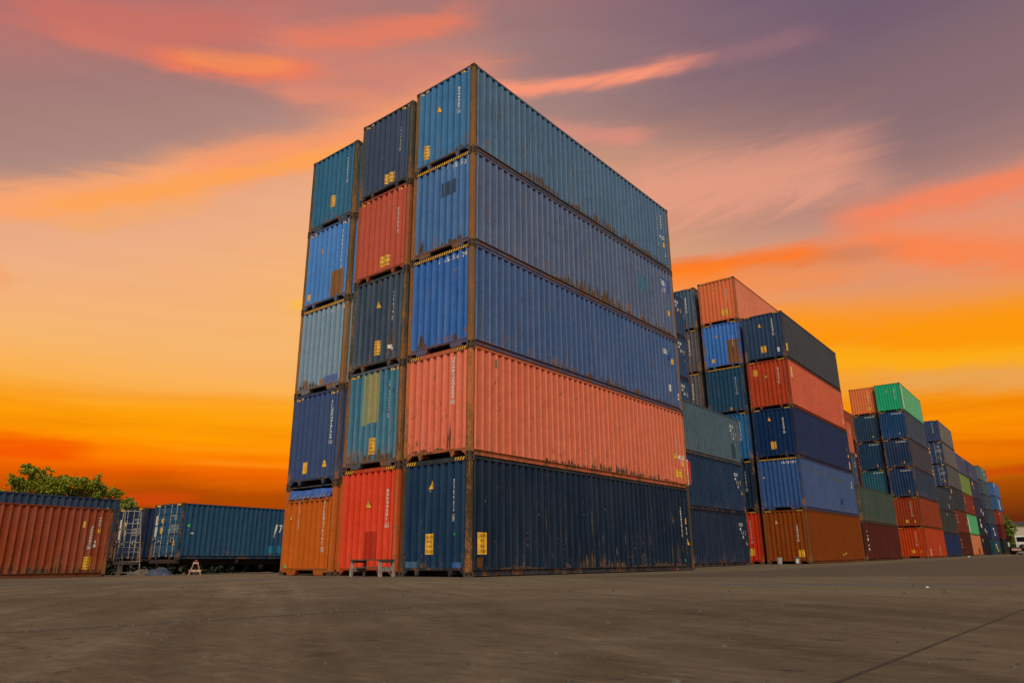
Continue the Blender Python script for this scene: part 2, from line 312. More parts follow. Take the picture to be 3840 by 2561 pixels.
    col = t.mix(t.m('MULTIPLY', joint, 0.85), col, (0.024, 0.020, 0.017))
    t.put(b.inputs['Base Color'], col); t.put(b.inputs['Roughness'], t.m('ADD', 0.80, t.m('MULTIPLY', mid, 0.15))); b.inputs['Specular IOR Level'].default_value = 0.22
    h = t.m('ADD', t.m('ADD', t.m('MULTIPLY', mid, 0.020), t.m('MULTIPLY', fine, 0.010)), t.m('ADD', t.m('MULTIPLY', grit, 0.0035), t.m('MULTIPLY', t.m('MULTIPLY', seam, gv), 0.045)))
    h = t.m('SUBTRACT', h, t.m('ADD', t.m('MULTIPLY', crackz, 0.02), t.m('MULTIPLY', joint, 0.006)))
    bump(t, b, h, 0.8, 1.0)
ground_material()

# ------------------------------------------------------------------ mesh helpers
class MB:
    def __init__(s): s.v = []; s.f = []; s.mi = []
    def add(s, vs, fs, mi=0):
        o = len(s.v); s.v += [tuple(q) for q in vs]; s.f += [tuple(i + o for i in q) for q in fs]; s.mi += [mi] * len(fs)
    def box(s, x0, x1, y0, y1, z0, z1, mi=0):
        s.add([(x0, y0, z0), (x1, y0, z0), (x1, y1, z0), (x0, y1, z0), (x0, y0, z1), (x1, y0, z1), (x1, y1, z1), (x0, y1, z1)],
              [(0, 3, 2, 1), (4, 5, 6, 7), (0, 1, 5, 4), (1, 2, 6, 5), (2, 3, 7, 6), (3, 0, 4, 7)], mi)
    def prism(s, poly, a0, a1, axis, mi=0):
        """poly in the two axes other than `axis`, extruded a0..a1"""
        n = len(poly)
        def P(q, a): return (a, q[0], q[1]) if axis == 'x' else (q[0], a, q[1]) if axis == 'y' else (q[0], q[1], a)
        vs = [P(q, a0) for q in poly] + [P(q, a1) for q in poly]
        fs = [(i, (i + 1) % n, n + (i + 1) % n, n + i) for i in range(n)] + [tuple(range(n)), tuple(range(2 * n - 1, n - 1, -1))]
        s.add(vs, fs, mi)
    def tube(s, pts, rad, n=8, mi=0, cap=True):
        pts = [Vector(p) for p in pts]; rings = []
        for i, p in enumerate(pts):
            d = (pts[min(i + 1, len(pts) - 1)] - pts[max(i - 1, 0)]).normalized()
            a = d.orthogonal().normalized() if abs(d.z) > 0.9 else d.cross(Vector((0, 0, 1))).normalized()
            b = d.cross(a); rr = rad[i] if isinstance(rad, (list, tuple)) else rad
            rings.append([p + (a * math.cos(2 * math.pi * k / n) + b * math.sin(2 * math.pi * k / n)) * rr for k in range(n)])
        vs = [q for rg in rings for q in rg]; fs = []
        for i in range(len(pts) - 1):
            for k in range(n): fs.append((i * n + k, i * n + (k + 1) % n, (i + 1) * n + (k + 1) % n, (i + 1) * n + k))
        if cap: fs += [tuple(range(n - 1, -1, -1)), tuple(range((len(pts) - 1) * n, len(pts) * n))]
        s.add(vs, fs, mi)
    def bar(s, a, b, w, h, mi=0):
        a, b = Vector(a), Vector(b); d = (b - a).normalized()
        sx = d.orthogonal().normalized() if abs(d.z) > 0.99 else d.cross(Vector((0, 0, 1))).normalized()
        if abs(d.z) > 0.99: sx = Vector((1, 0, 0))
        sy = d.cross(sx).normalized(); q = []
        for p in (a, b):
            for i, j in ((-1, -1), (1, -1), (1, 1), (-1, 1)): q.append(p + sx * i * w / 2 + sy * j * h / 2)
        s.add(q, [(0, 3, 2, 1), (4, 5, 6, 7), (0, 1, 5, 4), (1, 2, 6, 5), (2, 3, 7, 6), (3, 0, 4, 7)], mi)
    def mesh(s, name, mats, fix=True):
        me = bpy.data.meshes.new(name); me.from_pydata(s.v, [], s.f)
        for m in mats: me.materials.append(MATS[m])
        if len(mats) > 1: me.polygons.foreach_set('material_index', s.mi)
        if fix:
            bm = bmesh.new(); bm.from_mesh(me); bmesh.ops.recalc_face_normals(bm, faces=bm.faces); bm.to_mesh(me); bm.free()
        me.update(); return me
CACHE = {}
def cached(key, fn):
    if key not in CACHE: CACHE[key] = fn()
    return CACHE[key]
def obj(name, me, parent=None, color=None, label=None, loc=None):
    o = bpy.data.objects.new(name, me); C.objects.link(o)
    if parent: o.parent = parent
    if color is not None: o.color = color
    if label: o['label'] = label
    if loc: o.location = loc
    return o
def thing(name, label, cat, loc=(0, 0, 0), rot=(0, 0, 0), group=None, me=None):
    o = obj(name, me); o.location = loc; o.rotation_euler = rot; o['label'] = label; o['category'] = cat
    if group: o['group'] = group
    return o

# ------------------------------------------------------------------ container geometry
WD = 2.438; HW = WD / 2
def profile(lo, hi, pitch, flat, slope, y0, dep):
    """corrugation: list of (coordinate, inset) from lo to hi, starting and ending on an outer flat"""
    n = max(1, int(round((hi - lo - flat) / pitch))); k = (hi - lo) / (n * pitch + flat)
    pts = []; a = lo
    for i in range(n):
        fl, sl = flat * k, slope * k; inn = (pitch - flat - 2 * slope) * k
        pts += [(a, y0), (a + fl, y0), (a + fl + sl, y0 + dep), (a + fl + sl + inn, y0 + dep)]; a += pitch * k
    pts += [(a, y0), (hi, y0)]
    return pts
ENDP = profile(-HW + 0.155, HW - 0.155, 0.25, 0.105, 0.040, 0.012, 0.042)
SIDEP = {}
def sideprof(L):
    if L not in SIDEP: SIDEP[L] = profile(0.165, L - 0.165, 0.278, 0.085, 0.062, 0.012, 0.036)
    return SIDEP[L]
def depth(prof, a):
    if a <= prof[0][0]: return prof[0][1]
    for (x0, d0), (x1, d1) in zip(prof, prof[1:]):
        if a <= x1: return d0 + (d1 - d0) * ((a - x0) / (x1 - x0) if x1 > x0 else 0)
    return prof[-1][1]
ZS = 0.205
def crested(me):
    """mark the outer flats, dusty and painted lighter as if sky-lit, and the folds, painted darker as if shaded"""
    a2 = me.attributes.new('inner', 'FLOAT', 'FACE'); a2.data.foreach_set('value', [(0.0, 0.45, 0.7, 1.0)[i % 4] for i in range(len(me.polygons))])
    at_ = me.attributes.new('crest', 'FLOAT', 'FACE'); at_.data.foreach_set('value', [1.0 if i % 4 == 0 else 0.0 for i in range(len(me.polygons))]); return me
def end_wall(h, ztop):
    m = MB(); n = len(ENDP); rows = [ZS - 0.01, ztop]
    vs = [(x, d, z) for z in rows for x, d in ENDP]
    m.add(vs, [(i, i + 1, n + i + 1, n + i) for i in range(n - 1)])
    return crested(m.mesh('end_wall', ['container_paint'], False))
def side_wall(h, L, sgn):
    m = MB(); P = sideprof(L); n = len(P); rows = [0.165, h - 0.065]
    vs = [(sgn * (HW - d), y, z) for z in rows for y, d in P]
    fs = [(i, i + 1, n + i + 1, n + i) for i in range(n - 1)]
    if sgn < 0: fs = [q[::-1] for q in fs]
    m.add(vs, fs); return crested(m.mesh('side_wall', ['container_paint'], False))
def post(h, sx, y0, sy):
    """corner post: sx/sy = direction of the outer corner; local to the container"""
    m = MB(); x = sx * HW; a = 0.006
    def q(u, w): return (x - sx * u, y0 - sy * w)
    poly = [q(a, 0.014), q(0.014, a), q(0.100, a), q(0.102, 0.026), q(0.158, 0.028), q(0.158, 0.075), q(0.085, 0.080), q(0.085, 0.165), q(0.030, 0.165), q(0.028, 0.112), q(a, 0.110)]
    m.prism(poly, 0.116, h - 0.116, 'z'); return m.mesh('corner_post', ['rusty_frame_paint'])
def casting(h, sx, y0, sy, top):
    bm = bmesh.new(); x = sx * HW; z0, z1 = (h - 0.118, h) if top else (0.0, 0.118); z0 += 0.0015; z1 -= 0.0015
    wx, wy = 0.162, 0.178; x1 = x - sx * wx; y1 = y0 - sy * wy; e = 0.012
    m = MB()
    def face(o, ua, va, w, hh, holew, holeh):
        """flat face with an oval aperture sunk 3 cm deep"""
        o, ua, va = Vector(o), Vector(ua), Vector(va); n = 16; ring = []; outer = []
        for k in range(n):
            t_ = 2 * math.pi * (k + 0.5) / n; c, s_ = math.cos(t_), math.sin(t_)
            q = max(abs(c) / 1.0, abs(s_) / 1.0); outer.append(o + ua * (w / 2 * (1 + c / q)) + va * (hh / 2 * (1 + s_ / q)))
            ring.append(o + ua * (w / 2 + holew / 2 * c) + va * (hh / 2 + holeh / 2 * s_))
        nrm = ua.cross(va).normalized() * -0.03
        deep = [p + nrm for p in ring]
        return outer, ring, deep
    def put(o, ua, va, w, hh, hw_, hh_, outward):
        o, ua, va = Vector(o), Vector(ua), Vector(va)
        outer, ring, deep = face(o, ua, va, w, hh, hw_, hh_)
        if ua.cross(va).dot(Vector(outward)) < 0:
            nn = Vector(outward) * -0.03; deep = [p + nn for p in ring]
        n = 16
        # square the outer ring to the true corners
        cor = [o + ua * w + va * hh, o + va * hh, o, o + ua * w]
        for k, cpt in zip((2, 6, 10, 14), cor):
            pass
        vs = outer + ring + deep; fs = []; 
        for k in range(n):
            j = (k + 1) % n; fs.append((k, j, n + j, n + k))
        m.add(vs, fs, 0)
        m.add(ring + deep, [(k, (k + 1) % n, n + (k + 1) % n, n + k) for k in range(n)] + [tuple(range(n, 2 * n))], 1)
        # corner triangles
        m.add([cor[0], outer[1], outer[2], cor[1], outer[5], outer[6], cor[2], outer[9], outer[10], cor[3], outer[13], outer[14]], [(0, 1, 2), (3, 4, 5), (6, 7, 8), (9, 10, 11)], 0)
    put((x, y0, z0), (-sx, 0, 0), (0, 0, 1), wx, z1 - z0, 0.050, 0.082, (0, sy, 0))
    put((x, y0, z0), (0, -sy, 0), (0, 0, 1), wy, z1 - z0, 0.050, 0.080, (sx, 0, 0))
    m.add([(x, y0, z0), (x1, y0, z0), (x1, y1, z0), (x, y1, z0), (x, y0, z1), (x1, y0, z1), (x1, y1, z1), (x, y1, z1)], [(0, 3, 2, 1), (4, 5, 6, 7), (1, 2, 6, 5), (2, 3, 7, 6)], 0)
    bm.free()
    return m.mesh('corner_casting', ['casting_steel', 'dark_hole'])
def sill(kind):
    m = MB(); i = 0.163
    m.box(-HW + i, HW - i, 0.010, 0.10, 0.150, 0.178); m.box(-HW + 0.160, HW - 0.160, 0.004, 0.055, 0.178, 0.212)
    if kind == 'gusset':
        for s in (-1, 1):
            m.prism([(s * (HW - i), 0.02), (s * (HW - i), 0.15), (s * (HW - i - 0.17), 0.15)], 0.014, 0.09, 'y')
            m.prism([(s * 0.50, 0.15), (s * 0.66, 0.15), (s * 0.61, 0.008), (s * 0.55, 0.008)], 0.012, 0.05, 'y')
            m.prism([(s * 0.50, 0.148), (s * 0.66, 0.148), (s * 0.64, 0.06), (s * 0.52, 0.06)], 0.052, 0.30, 'y')
    else:
        for s in (-1, 1):
            m.prism([(s * 0.42, 0.15), (s * 0.86, 0.15), (s * 0.86, 0.012), (s * 0.50, 0.012), (s * 0.45, 0.045)], 0.012, 0.16, 'y')
            m.prism([(s * 0.86, 0.15), (s * (HW - i), 0.15), (s * (HW - i), 0.085), (s * 0.86, 0.085)], 0.014, 0.10, 'y')
    return m.mesh('bottom_sill', ['container_paint'])
def header(h, hh):
    m = MB(); m.box(-HW + 0.162, HW - 0.162, 0.004, 0.075, h - 0.012 - hh, h - 0.012); return m.mesh('top_header', ['container_paint'])
def side_rails(h, L, s, top):
    m = MB(); x = s * HW
    if top: m.box(x - s * 0.006, x - s * 0.066, 0.178, L - 0.178, h - 0.074, h - 0.012); return m.mesh('top_rail', ['container_paint'])
    poly = [(x - s * 0.004, 0.168), (x - s * 0.004, 0.158), (x - s * 0.040, 0.152), (x - s * 0.044, 0.040), (x - s * 0.010, 0.034), (x - s * 0.010, 0.024), (x - s * 0.075, 0.024), (x - s * 0.075, 0.168)]
    m.prism(poly, 0.178, L - 0.178, 'y'); return m.mesh('bottom_rail', ['container_paint'])
def roof(h, L):
    m = MB(); m.box(-HW + 0.07, HW - 0.07, 0.08, L - 0.08, h - 0.040, h - 0.018); return m.mesh('roof', ['roof_paint'])
def floor(L):
    m = MB(); m.box(-HW + 0.078, HW - 0.078, 0.105, L - 0.10, 0.150, 0.178)
    y = 0.45
    while y < L - 0.3: m.box(-HW + 0.08, HW - 0.08, y, y + 0.045, 0.035, 0.149); y += 0.30 if L < 7 else 0.45
    return m.mesh('floor', ['underside_tar'])
def back_panel(h, L):
    m = MB(); m.box(-HW + 0.09, HW - 0.09, L - 0.09, L - 0.03, 0.03, h - 0.03)
    for x in (-0.75, -0.3, 0.3, 0.75): m.tube([(x, L - 0.012, 0.12), (x, L - 0.012, h - 0.12)], 0.017, 6)
    return m.mesh('rear_doors', ['container_paint'])
def stripes(h, hh, kind):
    """yellow and black hazard strip on the header face (or on the top of the wall under a thin header)"""
    m = MB(); z1 = h - 0.016; z0 = z1 - min(hh, 0.10) + 0.006; y = 0.001
    spans = [(-HW + 0.17, HW - 0.17)] if kind == 'full' else [(-HW + 0.17, -HW + 0.52), (HW - 0.52, HW - 0.17)]
    for a, b in spans:
        m.box(a, b, y, 0.004, z0, z1, 1)
        p = 0.092; x = a - 0.02
        while x < b:
            q = [(max(a, min(b, x)), z0 + 0.004), (max(a, min(b, x + 0.046)), z0 + 0.004), (max(a, min(b, x + 0.046 + 0.05)), z1 - 0.004), (max(a, min(b, x + 0.05)), z1 - 0.004)]
            if q[1][0] - q[0][0] > 0.01 and q[2][0] - q[3][0] > 0.005: m.add([(c[0], y - 0.003, c[1]) for c in q], [(0, 1, 2, 3)], 0)
            x += p
    return m.mesh('hazard_stripe', ['yellow_decal', 'black_decal'], False)

# decals that follow the corrugation -------------------------------------------------
def text_bm(body, w=None, h=None, size=1.0, spacing=None, align='CENTER', bold=0.0):
    cu = bpy.data.curves.new('t', 'FONT'); cu.body = body; cu.size = size; cu.align_x = align; cu.resolution_u = 2
    if spacing: cu.space_line = spacing
    cu.offset = bold
    o = bpy.data.objects.new('t', cu); C.objects.link(o)
    bpy.context.view_layer.update()
    me = bpy.data.meshes.new_from_object(o.evaluated_get(bpy.context.evaluated_depsgraph_get()))
    bpy.data.objects.remove(o); bpy.data.curves.remove(cu)
    bm = bmesh.new(); bm.from_mesh(me); bpy.data.meshes.remove(me)
    if bm.verts:
        xs = [v.co.x for v in bm.verts]; ys = [v.co.y for v in bm.verts]
        x0, x1, y0, y1 = min(xs), max(xs), min(ys), max(ys)
        for v in bm.verts:
            v.co.x = (v.co.x - (x0 + x1) / 2) * ((w / (x1 - x0)) if w else 1); v.co.y = (v.co.y - (y0 + y1) / 2) * ((h / (y1 - y0)) if h else 1); v.co.z = 0
    return bm
def bm_poly(bm, pts, mi=0):
    fc = bm.faces.new([bm.verts.new((p[0], p[1], 0)) for p in pts]); fc.material_index = mi; return fc
def merge(dst, src, dx=0, dy=0, mi=0):
    mp = {v: dst.verts.new((v.co.x + dx, v.co.y + dy, v.co.z)) for v in src.verts}
    for fc in src.faces:
        try: q = dst.faces.new([mp[v] for v in fc.verts]); q.material_index = mi
        except ValueError: pass
    src.free()
def drape(bm, prof, plane, mats, name, lift=0.0035, flat=None):
    """bm lies in (across, up); cut it at every fold of the profile and lay it on the sheet. layered by material index"""
    if flat is None:
        xs = [v.co.x for v in bm.verts]
        for a, d in prof:
            if min(xs) < a < max(xs):
                bmesh.ops.bisect_plane(bm, geom=bm.verts[:] + bm.edges[:] + bm.faces[:], plane_co=(a, 0, 0), plane_no=(1, 0, 0), dist=1e-6)
    lay = {}
    for fc in bm.faces:
        for v in fc.verts: lay[v] = max(lay.get(v, 0), fc.material_index)
    for v in bm.verts:
        a, z = v.co.x, v.co.y; d = (depth(prof, a) if flat is None else flat) - lift * (1 + lay.get(v, 0) * 0.8)
        if plane == 'end': v.co = Vector((a, d, z))
        else: v.co = Vector((HW - d, a, z))
    me = bpy.data.meshes.new(name); bm.to_mesh(me); bm.free()
    for m_ in mats: me.materials.append(MATS[m_])
    return me
def serial(text, box, a, ztop, zbot, gw, prof, plane, horiz=False):
    """painted number: stacked digits (last one in a box) or a short row"""
    bm = bmesh.new()
    if horiz:
        n = len(text); zm = (ztop + zbot) / 2
        for i, ch in enumerate(text):
            if ch != ' ': merge(bm, text_bm(ch, gw * (0.45 if ch in '1I' else 0.74), ztop - zbot, bold=0.03), a + i * gw, zm)
    else:
        n = len(text) + (1.9 if box else 0); st = (ztop - zbot) / n; z = ztop
        for ch in text:
            if ch != ' ': merge(bm, text_bm(ch, gw * (0.55 if ch in '1I' else 1.22), st * 0.80, bold=0.03), a, z - st * 0.5)
            z -= st
        if box:
            z -= st * 0.5; merge(bm, text_bm(box, gw * 0.80, st * 0.70, bold=0.03), a, z - st * 0.55)
            w, hh, th = gw * 0.86, st * 0.62, gw * 0.17; zc = z - st * 0.55
            for q in ([(-w, -hh), (w, -hh), (w, -hh + th), (-w, -hh + th)], [(-w, hh - th), (w, hh - th), (w, hh), (-w, hh)], [(-w, -hh + th), (-w + th, -hh + th), (-w + th, hh - th), (-w, hh - th)], [(w - th, -hh + th), (w, -hh + th), (w, hh - th), (w - th, hh - th)]):
                bm_poly(bm, [(a + x, zc + y) for x, y in q])
    return drape(bm, prof, plane, ['white_decal'], 'serial_number')
def caution(a, z, w, h, prof, plane, lines=('CAUTION', "9'6\"", 'HIGH', 'CONTAINER')):
    bm = bmesh.new(); bm_poly(bm, [(a - w / 2, z - h / 2), (a + w / 2, z - h / 2), (a + w / 2, z + h / 2), (a - w / 2, z + h / 2)], 0)
    fr = 0.012
    n = len(lines); st = h * 0.94 / n
    for i, tx in enumerate(lines):
        merge(bm, text_bm(tx, w * min(0.90, 0.13 * len(tx) + 0.02), st * 0.62, bold=0.008), a, z + h * 0.47 - st * (i + 0.5), 1)
    return drape(bm, prof, plane, ['yellow_decal', 'black_decal'], 'caution_sign', 0.003)
def triangle(a, z, w, h, prof, plane):
    bm = bmesh.new(); bm_poly(bm, [(a - w / 2, z - h / 2), (a + w / 2, z - h / 2), (a, z + h / 2)], 0)
    k = 0.80; bm_poly(bm, [(a - w / 2 * k, z - h / 2 + h * 0.055), (a + w / 2 * k, z - h / 2 + h * 0.055), (a, z + h / 2 - h * 0.14)], 1)
    merge(bm, text_bm('!', w * 0.07, h * 0.30), a, z - h * 0.10, 2)
    return drape(bm, prof, plane, ['black_decal', 'yellow_decal', 'black_decal'], 'warning_triangle', 0.003)
def label_plate(a, z, w, h, prof, plane, mat, name='sticker', lines=0):
    bm = bmesh.new(); bm_poly(bm, [(a - w / 2, z - h / 2), (a + w / 2, z - h / 2), (a + w / 2, z + h / 2), (a - w / 2, z + h / 2)], 0)
    for i in range(lines):
        zz = z + h * (0.36 - 0.72 * i / max(1, lines - 1)); ww = w * (0.40 - 0.07 * ((i * 7) % 3))
        bm_poly(bm, [(a - ww, zz - h * 0.03), (a + ww, zz - h * 0.03), (a + ww, zz + h * 0.03), (a - ww, zz + h * 0.03)], 1)
    return drape(bm, prof, plane, [mat, 'black_decal'], name, 0.003)
def patch(a0, z0, a1, z1, prof, plane, name='repair_patch'):
    bm = bmesh.new(); bm_poly(bm, [(a0, z0), (a1, z0), (a1, z1), (a0, z1)], 0)
    return drape(bm, prof, plane, ['container_paint'], name, 0.0022)
def stain(a0, a1, z0, zmax, prof, plane, seed, n=None):
    """rust that has run and pooled: uneven upright streaks along the foot of the wall"""
    rng = random.Random(seed); bm = bmesh.new(); n = n or max(1, int((a1 - a0) / 0.10))
    hgt = [zmax * (0.25 + 0.75 * math.sin(math.pi * (i + 0.5) / n) ** 0.6) * rng.uniform(0.25, 1.0) for i in range(n)]
    for i in range(n):
        if i and rng.random() < 0.22: continue
        x0 = a0 + (a1 - a0) * (i + rng.uniform(0, 0.3)) / n; x1 = a0 + (a1 - a0) * (i + rng.uniform(0.6, 1.02)) / n
        bm_poly(bm, [(x0, z0), (x1, z0), (x1 + 0.012, z0 + hgt[i] * 0.45), (x1 - 0.02, z0 + hgt[i] * rng.uniform(0.7, 0.9)), (x0 + (x1 - x0) * rng.uniform(0.35, 0.7), z0 + hgt[i]), (x0 + 0.012, z0 + hgt[i] * rng.uniform(0.6, 0.9)), (x0 - 0.010, z0 + hgt[i] * 0.4)])
    return drape(bm, prof, plane, ['rust_stain'], 'rust_stain', 0.0015)
def scratches(n, a0, a1, z0, z1, prof, plane, seed, mat='rust_stain', ln=0.16):
    rng = random.Random(seed); bm = bmesh.new()
    for _ in range(n):
        x, z = rng.uniform(a0, a1), z0 + (z1 - z0) * rng.random(); a = rng.choice((rng.gauss(1.57, 0.25), rng.gauss(1.57, 0.25), rng.gauss(0.6, 0.5), rng.gauss(2.6, 0.4))); L_ = ln * rng.uniform(0.3, 1.4); w = rng.uniform(0.004, 0.013)
        if mat == 'rust_run': a = 1.5708 + rng.gauss(0, 0.012); w *= 1.2
        dx, dz = math.cos(a) * L_ / 2, math.sin(a) * L_ / 2
        bm_poly(bm, [(x - dx, z - dz), (x - dx * 0.2 + w, z - dz * 0.2), (x + dx, z + dz), (x - dx * 0.1 - w, z + dz * 0.1)])
    return drape(bm, prof, plane, [mat], 'scratch_marks', 0.0019)
def text_block(a, z, w, rows, prof, plane):
    """a block of small white data lines: real characters too small to read"""
    bm = bmesh.new(); zz = z
    for tx, hh in rows:
        merge(bm, text_bm(tx, min(w, len(tx) * hh * 0.75), hh, bold=0.03), a, zz - hh / 2); zz -= hh * 1.35
    return drape(bm, prof, plane, ['white_decal'], 'data_lettering')

# door end -------------------------------------------------------------------------
def door_leaf(h, s):
    m = MB(); x0, x1 = (0.012, HW - 0.155); a, b = (x0, x1) if s > 0 else (-x1, -x0)
    z0, z1 = 0.20, h - 0.125; m.box(a, b, 0.050, 0.085, z0, z1)
    n = 5; st = (z1 - z0) / n
    for k in range(n):          # pressed horizontal panels, proud of the leaf
        zz0, zz1 = z0 + st * k + 0.05, z0 + st * (k + 1) - 0.05
        m.add([(a + 0.05, 0.049, zz0), (b - 0.05, 0.049, zz0), (b - 0.05, 0.049, zz1), (a + 0.05, 0.049, zz1), (a + 0.09, 0.026, zz0 + 0.05), (b - 0.09, 0.026, zz0 + 0.05), (b - 0.09, 0.026, zz1 - 0.05), (a + 0.09, 0.026, zz1 - 0.05)],
              [(0, 1, 5, 4), (1, 2, 6, 5), (2, 3, 7, 6), (3, 0, 4, 7), (4, 5, 6, 7)])
    return m.mesh('door', ['container_paint'])
def lock_rod(h, x):
    m = MB(); m.tube([(x, 0.0, 0.13), (x, 0.0, h - 0.07)], 0.019, 8)
    for z in (0.15, 0.75, 1.35, h - 0.75, h - 0.12): m.box(x - 0.045, x + 0.045, -0.012, 0.035, z - 0.03, z + 0.03)
    return m.mesh('lock_rod', ['galvanised_rod'])
def rod_handle(x, s, z):
    m = MB(); m.bar((x, -0.030, z), (x + s * 0.24, -0.034, z + 0.03), 0.035, 0.02); m.box(x + s * 0.22 - 0.04, x + s * 0.22 + 0.04, -0.022, 0.03, z - 0.06, z + 0.05)
    return m.mesh('handle', ['galvanised_rod'])

GROUP = 'stacked shipping containers'
def V(d, *k):
    return d.get(k[0]) if len(k) == 1 else d
def container(label, loc, rot, col, L=12.192, h=2.896, wear=0.4, front='wall', hh=0.09, stripe='corner', legs='gusset', frame=None,
              num=None, top=None, tri=(), cau=(), scau=(), stk=(), sstk=(), pat=(), spat=(), smarks=None, stains=(), estains=(), scr=(), escr=(), sc=None, group=GROUP, opentop=False):
    c = lin(col); k = (c[0], c[1], c[2], wear); fk = lin(frame) if frame else tuple(q * 0.62 + 0.012 * w for q, w in zip(c, (1.1, 0.9, 0.7)))
    fk = (fk[0], fk[1], fk[2], min(1.0, wear + 0.25))
    rk = tuple(0.42 * a + 0.34 * b for a, b in zip(c, fk)) + (min(1.0, wear + 0.3),)
    fs = lin(sc) if sc else tuple(0.97 * a + 0.03 * b for a, b in zip(c, (0.20, 0.18, 0.16)))  # side colour shifted from the end's, sky reflection at grazing angle painted in
    sk_ = (fs[0], fs[1], fs[2], wear)
    t = thing('shipping_container', label, 'shipping container', loc, rot, group)
    ck = lambda *a: (a, h, L)
    for sx in (1, -1):
        for y0, sy in ((0.0, -1), (L, 1)):
            p = obj('corner_post', cached(ck('post', sx, sy), lambda: post(h, sx, y0, sy)), t, fk)
            if not (sx < 0 and sy > 0):
                for tp in (False, True): obj('corner_casting', cached(ck('cast', sx, sy, tp), lambda: casting(h, sx, y0, sy, tp)), p, fk)
        obj('side_wall', cached(ck('side', sx), lambda: side_wall(h, L, sx)), t, sk_)
        obj('top_rail', cached(ck('tr', sx), lambda: side_rails(h, L, sx, True)), t, rk)
        obj('bottom_rail', cached(ck('br', sx), lambda: side_rails(h, L, sx, False)), t, rk)
    obj('roof', cached(ck('roof'), lambda: roof(h, L)), t); obj('floor', cached(ck('floor'), lambda: floor(L)), t)
    obj('rear_doors', cached(ck('back'), lambda: back_panel(h, L)), t, k)
    obj('bottom_sill', cached(('sill', legs), lambda: sill(legs)), t, rk)
    SP = sideprof(L)
    if front == 'wall':
        ztop = h - 0.012 - hh + 0.004
        if opentop: ztop = h - 0.40
        obj('end_wall', cached(('end', h, ztop), lambda: end_wall(h, ztop)), t, k)
        if not opentop: obj('top_header', cached(('hdr', h, hh), lambda: header(h, hh)), t, rk)
        if stripe in ('corner', 'full') and hh > 0.07 and not opentop: obj('hazard_stripe', cached(('strp', h, hh, stripe), lambda: stripes(h, hh, stripe)), t)
        elif stripe == 'wall':
            for a in (-HW + 0.34, HW - 0.34):
                bm = bmesh.new()
                for i in range(4): x = a - 0.19 + i * 0.10; zz = h - 0.012 - hh - 0.012; bm_poly(bm, [(x, zz - 0.075), (x + 0.05, zz - 0.075), (x + 0.09, zz), (x + 0.04, zz)])
                obj('hazard_stripe', drape(bm, ENDP, 'end', ['yellow_decal'], 'hazard_stripe'), t)
        if num: obj('serial_number', serial(num[0], num[1], num[2], num[3], num[4], num[5] if len(num) > 5 else 0.075, ENDP, 'end'), t)
        if top: obj('serial_number', serial(top[0], None, top[1], h - 0.20, h - 0.34, top[2] if len(top) > 2 else 0.125, ENDP, 'end', True), t)
        for a, z in tri: obj('warning_triangle', cached(('tri', a, z), lambda: triangle(a, z, 0.21, 0.27, ENDP, 'end')), t)
        for a, z, w, hgt in cau: obj('caution_sign', cached(('cau', a, z, w, hgt), lambda: caution(a, z, w, hgt, ENDP, 'end') if w < hgt else caution(a, z, w, hgt, ENDP, 'end', ('CAUTION', 'HIGH CONTAINER'))), t)
        for a, z, w, hgt, mt in stk: obj('sticker', label_plate(a, z, w, hgt, ENDP, 'end', mt), t)
        for a0, z0, a1, z1, pc in pat: q = lin(pc); obj('repair_patch', patch(a0, z0, a1, z1, ENDP, 'end'), t, (q[0], q[1], q[2], wear))
    else:
        obj('top_header', cached(('hdr', h, 0.11), lambda: header(h, 0.11)), t, rk)
        m = MB()
        for a in (-HW + 0.34, HW - 0.34): m.box(a - 0.16, a + 0.16, 0.001, 0.004, h - 0.11, h - 0.03)
        obj('hazard_stripe', cached(('dstr', h), lambda: m.mesh('hazard_stripe', ['yellow_decal'])), t)
        for s in (-1, 1):
            d = obj('door', cached(('door', h, s), lambda: door_leaf(h, s)), t, k)
            for x in (0.30, 0.78):
                rd = obj('lock_rod', cached(('rod', h, s * x), lambda: lock_rod(h, s * x)), d)
                obj('handle', cached(('hdl', s * x), lambda: rod_handle(s * x, -1 if x > 0.5 else 1 if s > 0 else -1, 0.95 if x > 0.5 else 0.83)), d)
        fl = lambda nm, fn: obj(nm, cached((nm, h, fn.__name__) if False else (nm, h, id(fn) if False else nm), fn), t)
        z = h - 2.591
        obj('sticker', cached(('dw1', h), lambda: flat_plate([(-1.02, 1.60 + z, -0.82, 2.05 + z), (-1.02, 1.06 + z, -0.82, 1.54 + z)], 'white_decal')), t)
        obj('sticker', cached(('dy1', h), lambda: flat_plate([(-0.52, 1.72 + z, -0.28, 1.90 + z), (-0.52, 1.20 + z, -0.30, 1.50 + z)], 'yellow_decal')), t)
        obj('serial_number', cached(('dn', h), lambda: flat_text([('TCNU 482061 7', 0.62, 2.02 + z, 0.52, 0.085), ('45G1', 0.70, 1.89 + z, 0.22, 0.085)])), t)
        obj('data_lettering', cached(('dd', h), lambda: flat_text([(a, 0.54, 1.58 + z - i * 0.085, 0.42, 0.05) for i, a in enumerate(('MAX GROSS 30480', 'TARE 3800', 'NET 26680', 'CU CAP 76.4', 'PAYLOAD 26680'))] + [(a, 0.92, 1.58 + z - i * 0.085, 0.20, 0.05) for i, a in enumerate(('KGS', 'LBS', 'KGS', 'CU M', 'CU FT'))])), t)
        obj('warning_triangle', cached(('dt', h), lambda: drape(_tri_bm(0.78, 0.80), ENDP, 'end', ['yellow_decal'], 'warning_triangle', 0.004, 0.020)), t)
    # right-hand side markings
    for a, z, w, hgt in scau: obj('caution_sign', caution(a, z, w, hgt, SP, 'side'), t)
    for a, z, w, hgt, mt in sstk: obj('sticker', label_plate(a, z, w, hgt, SP, 'side', mt), t)
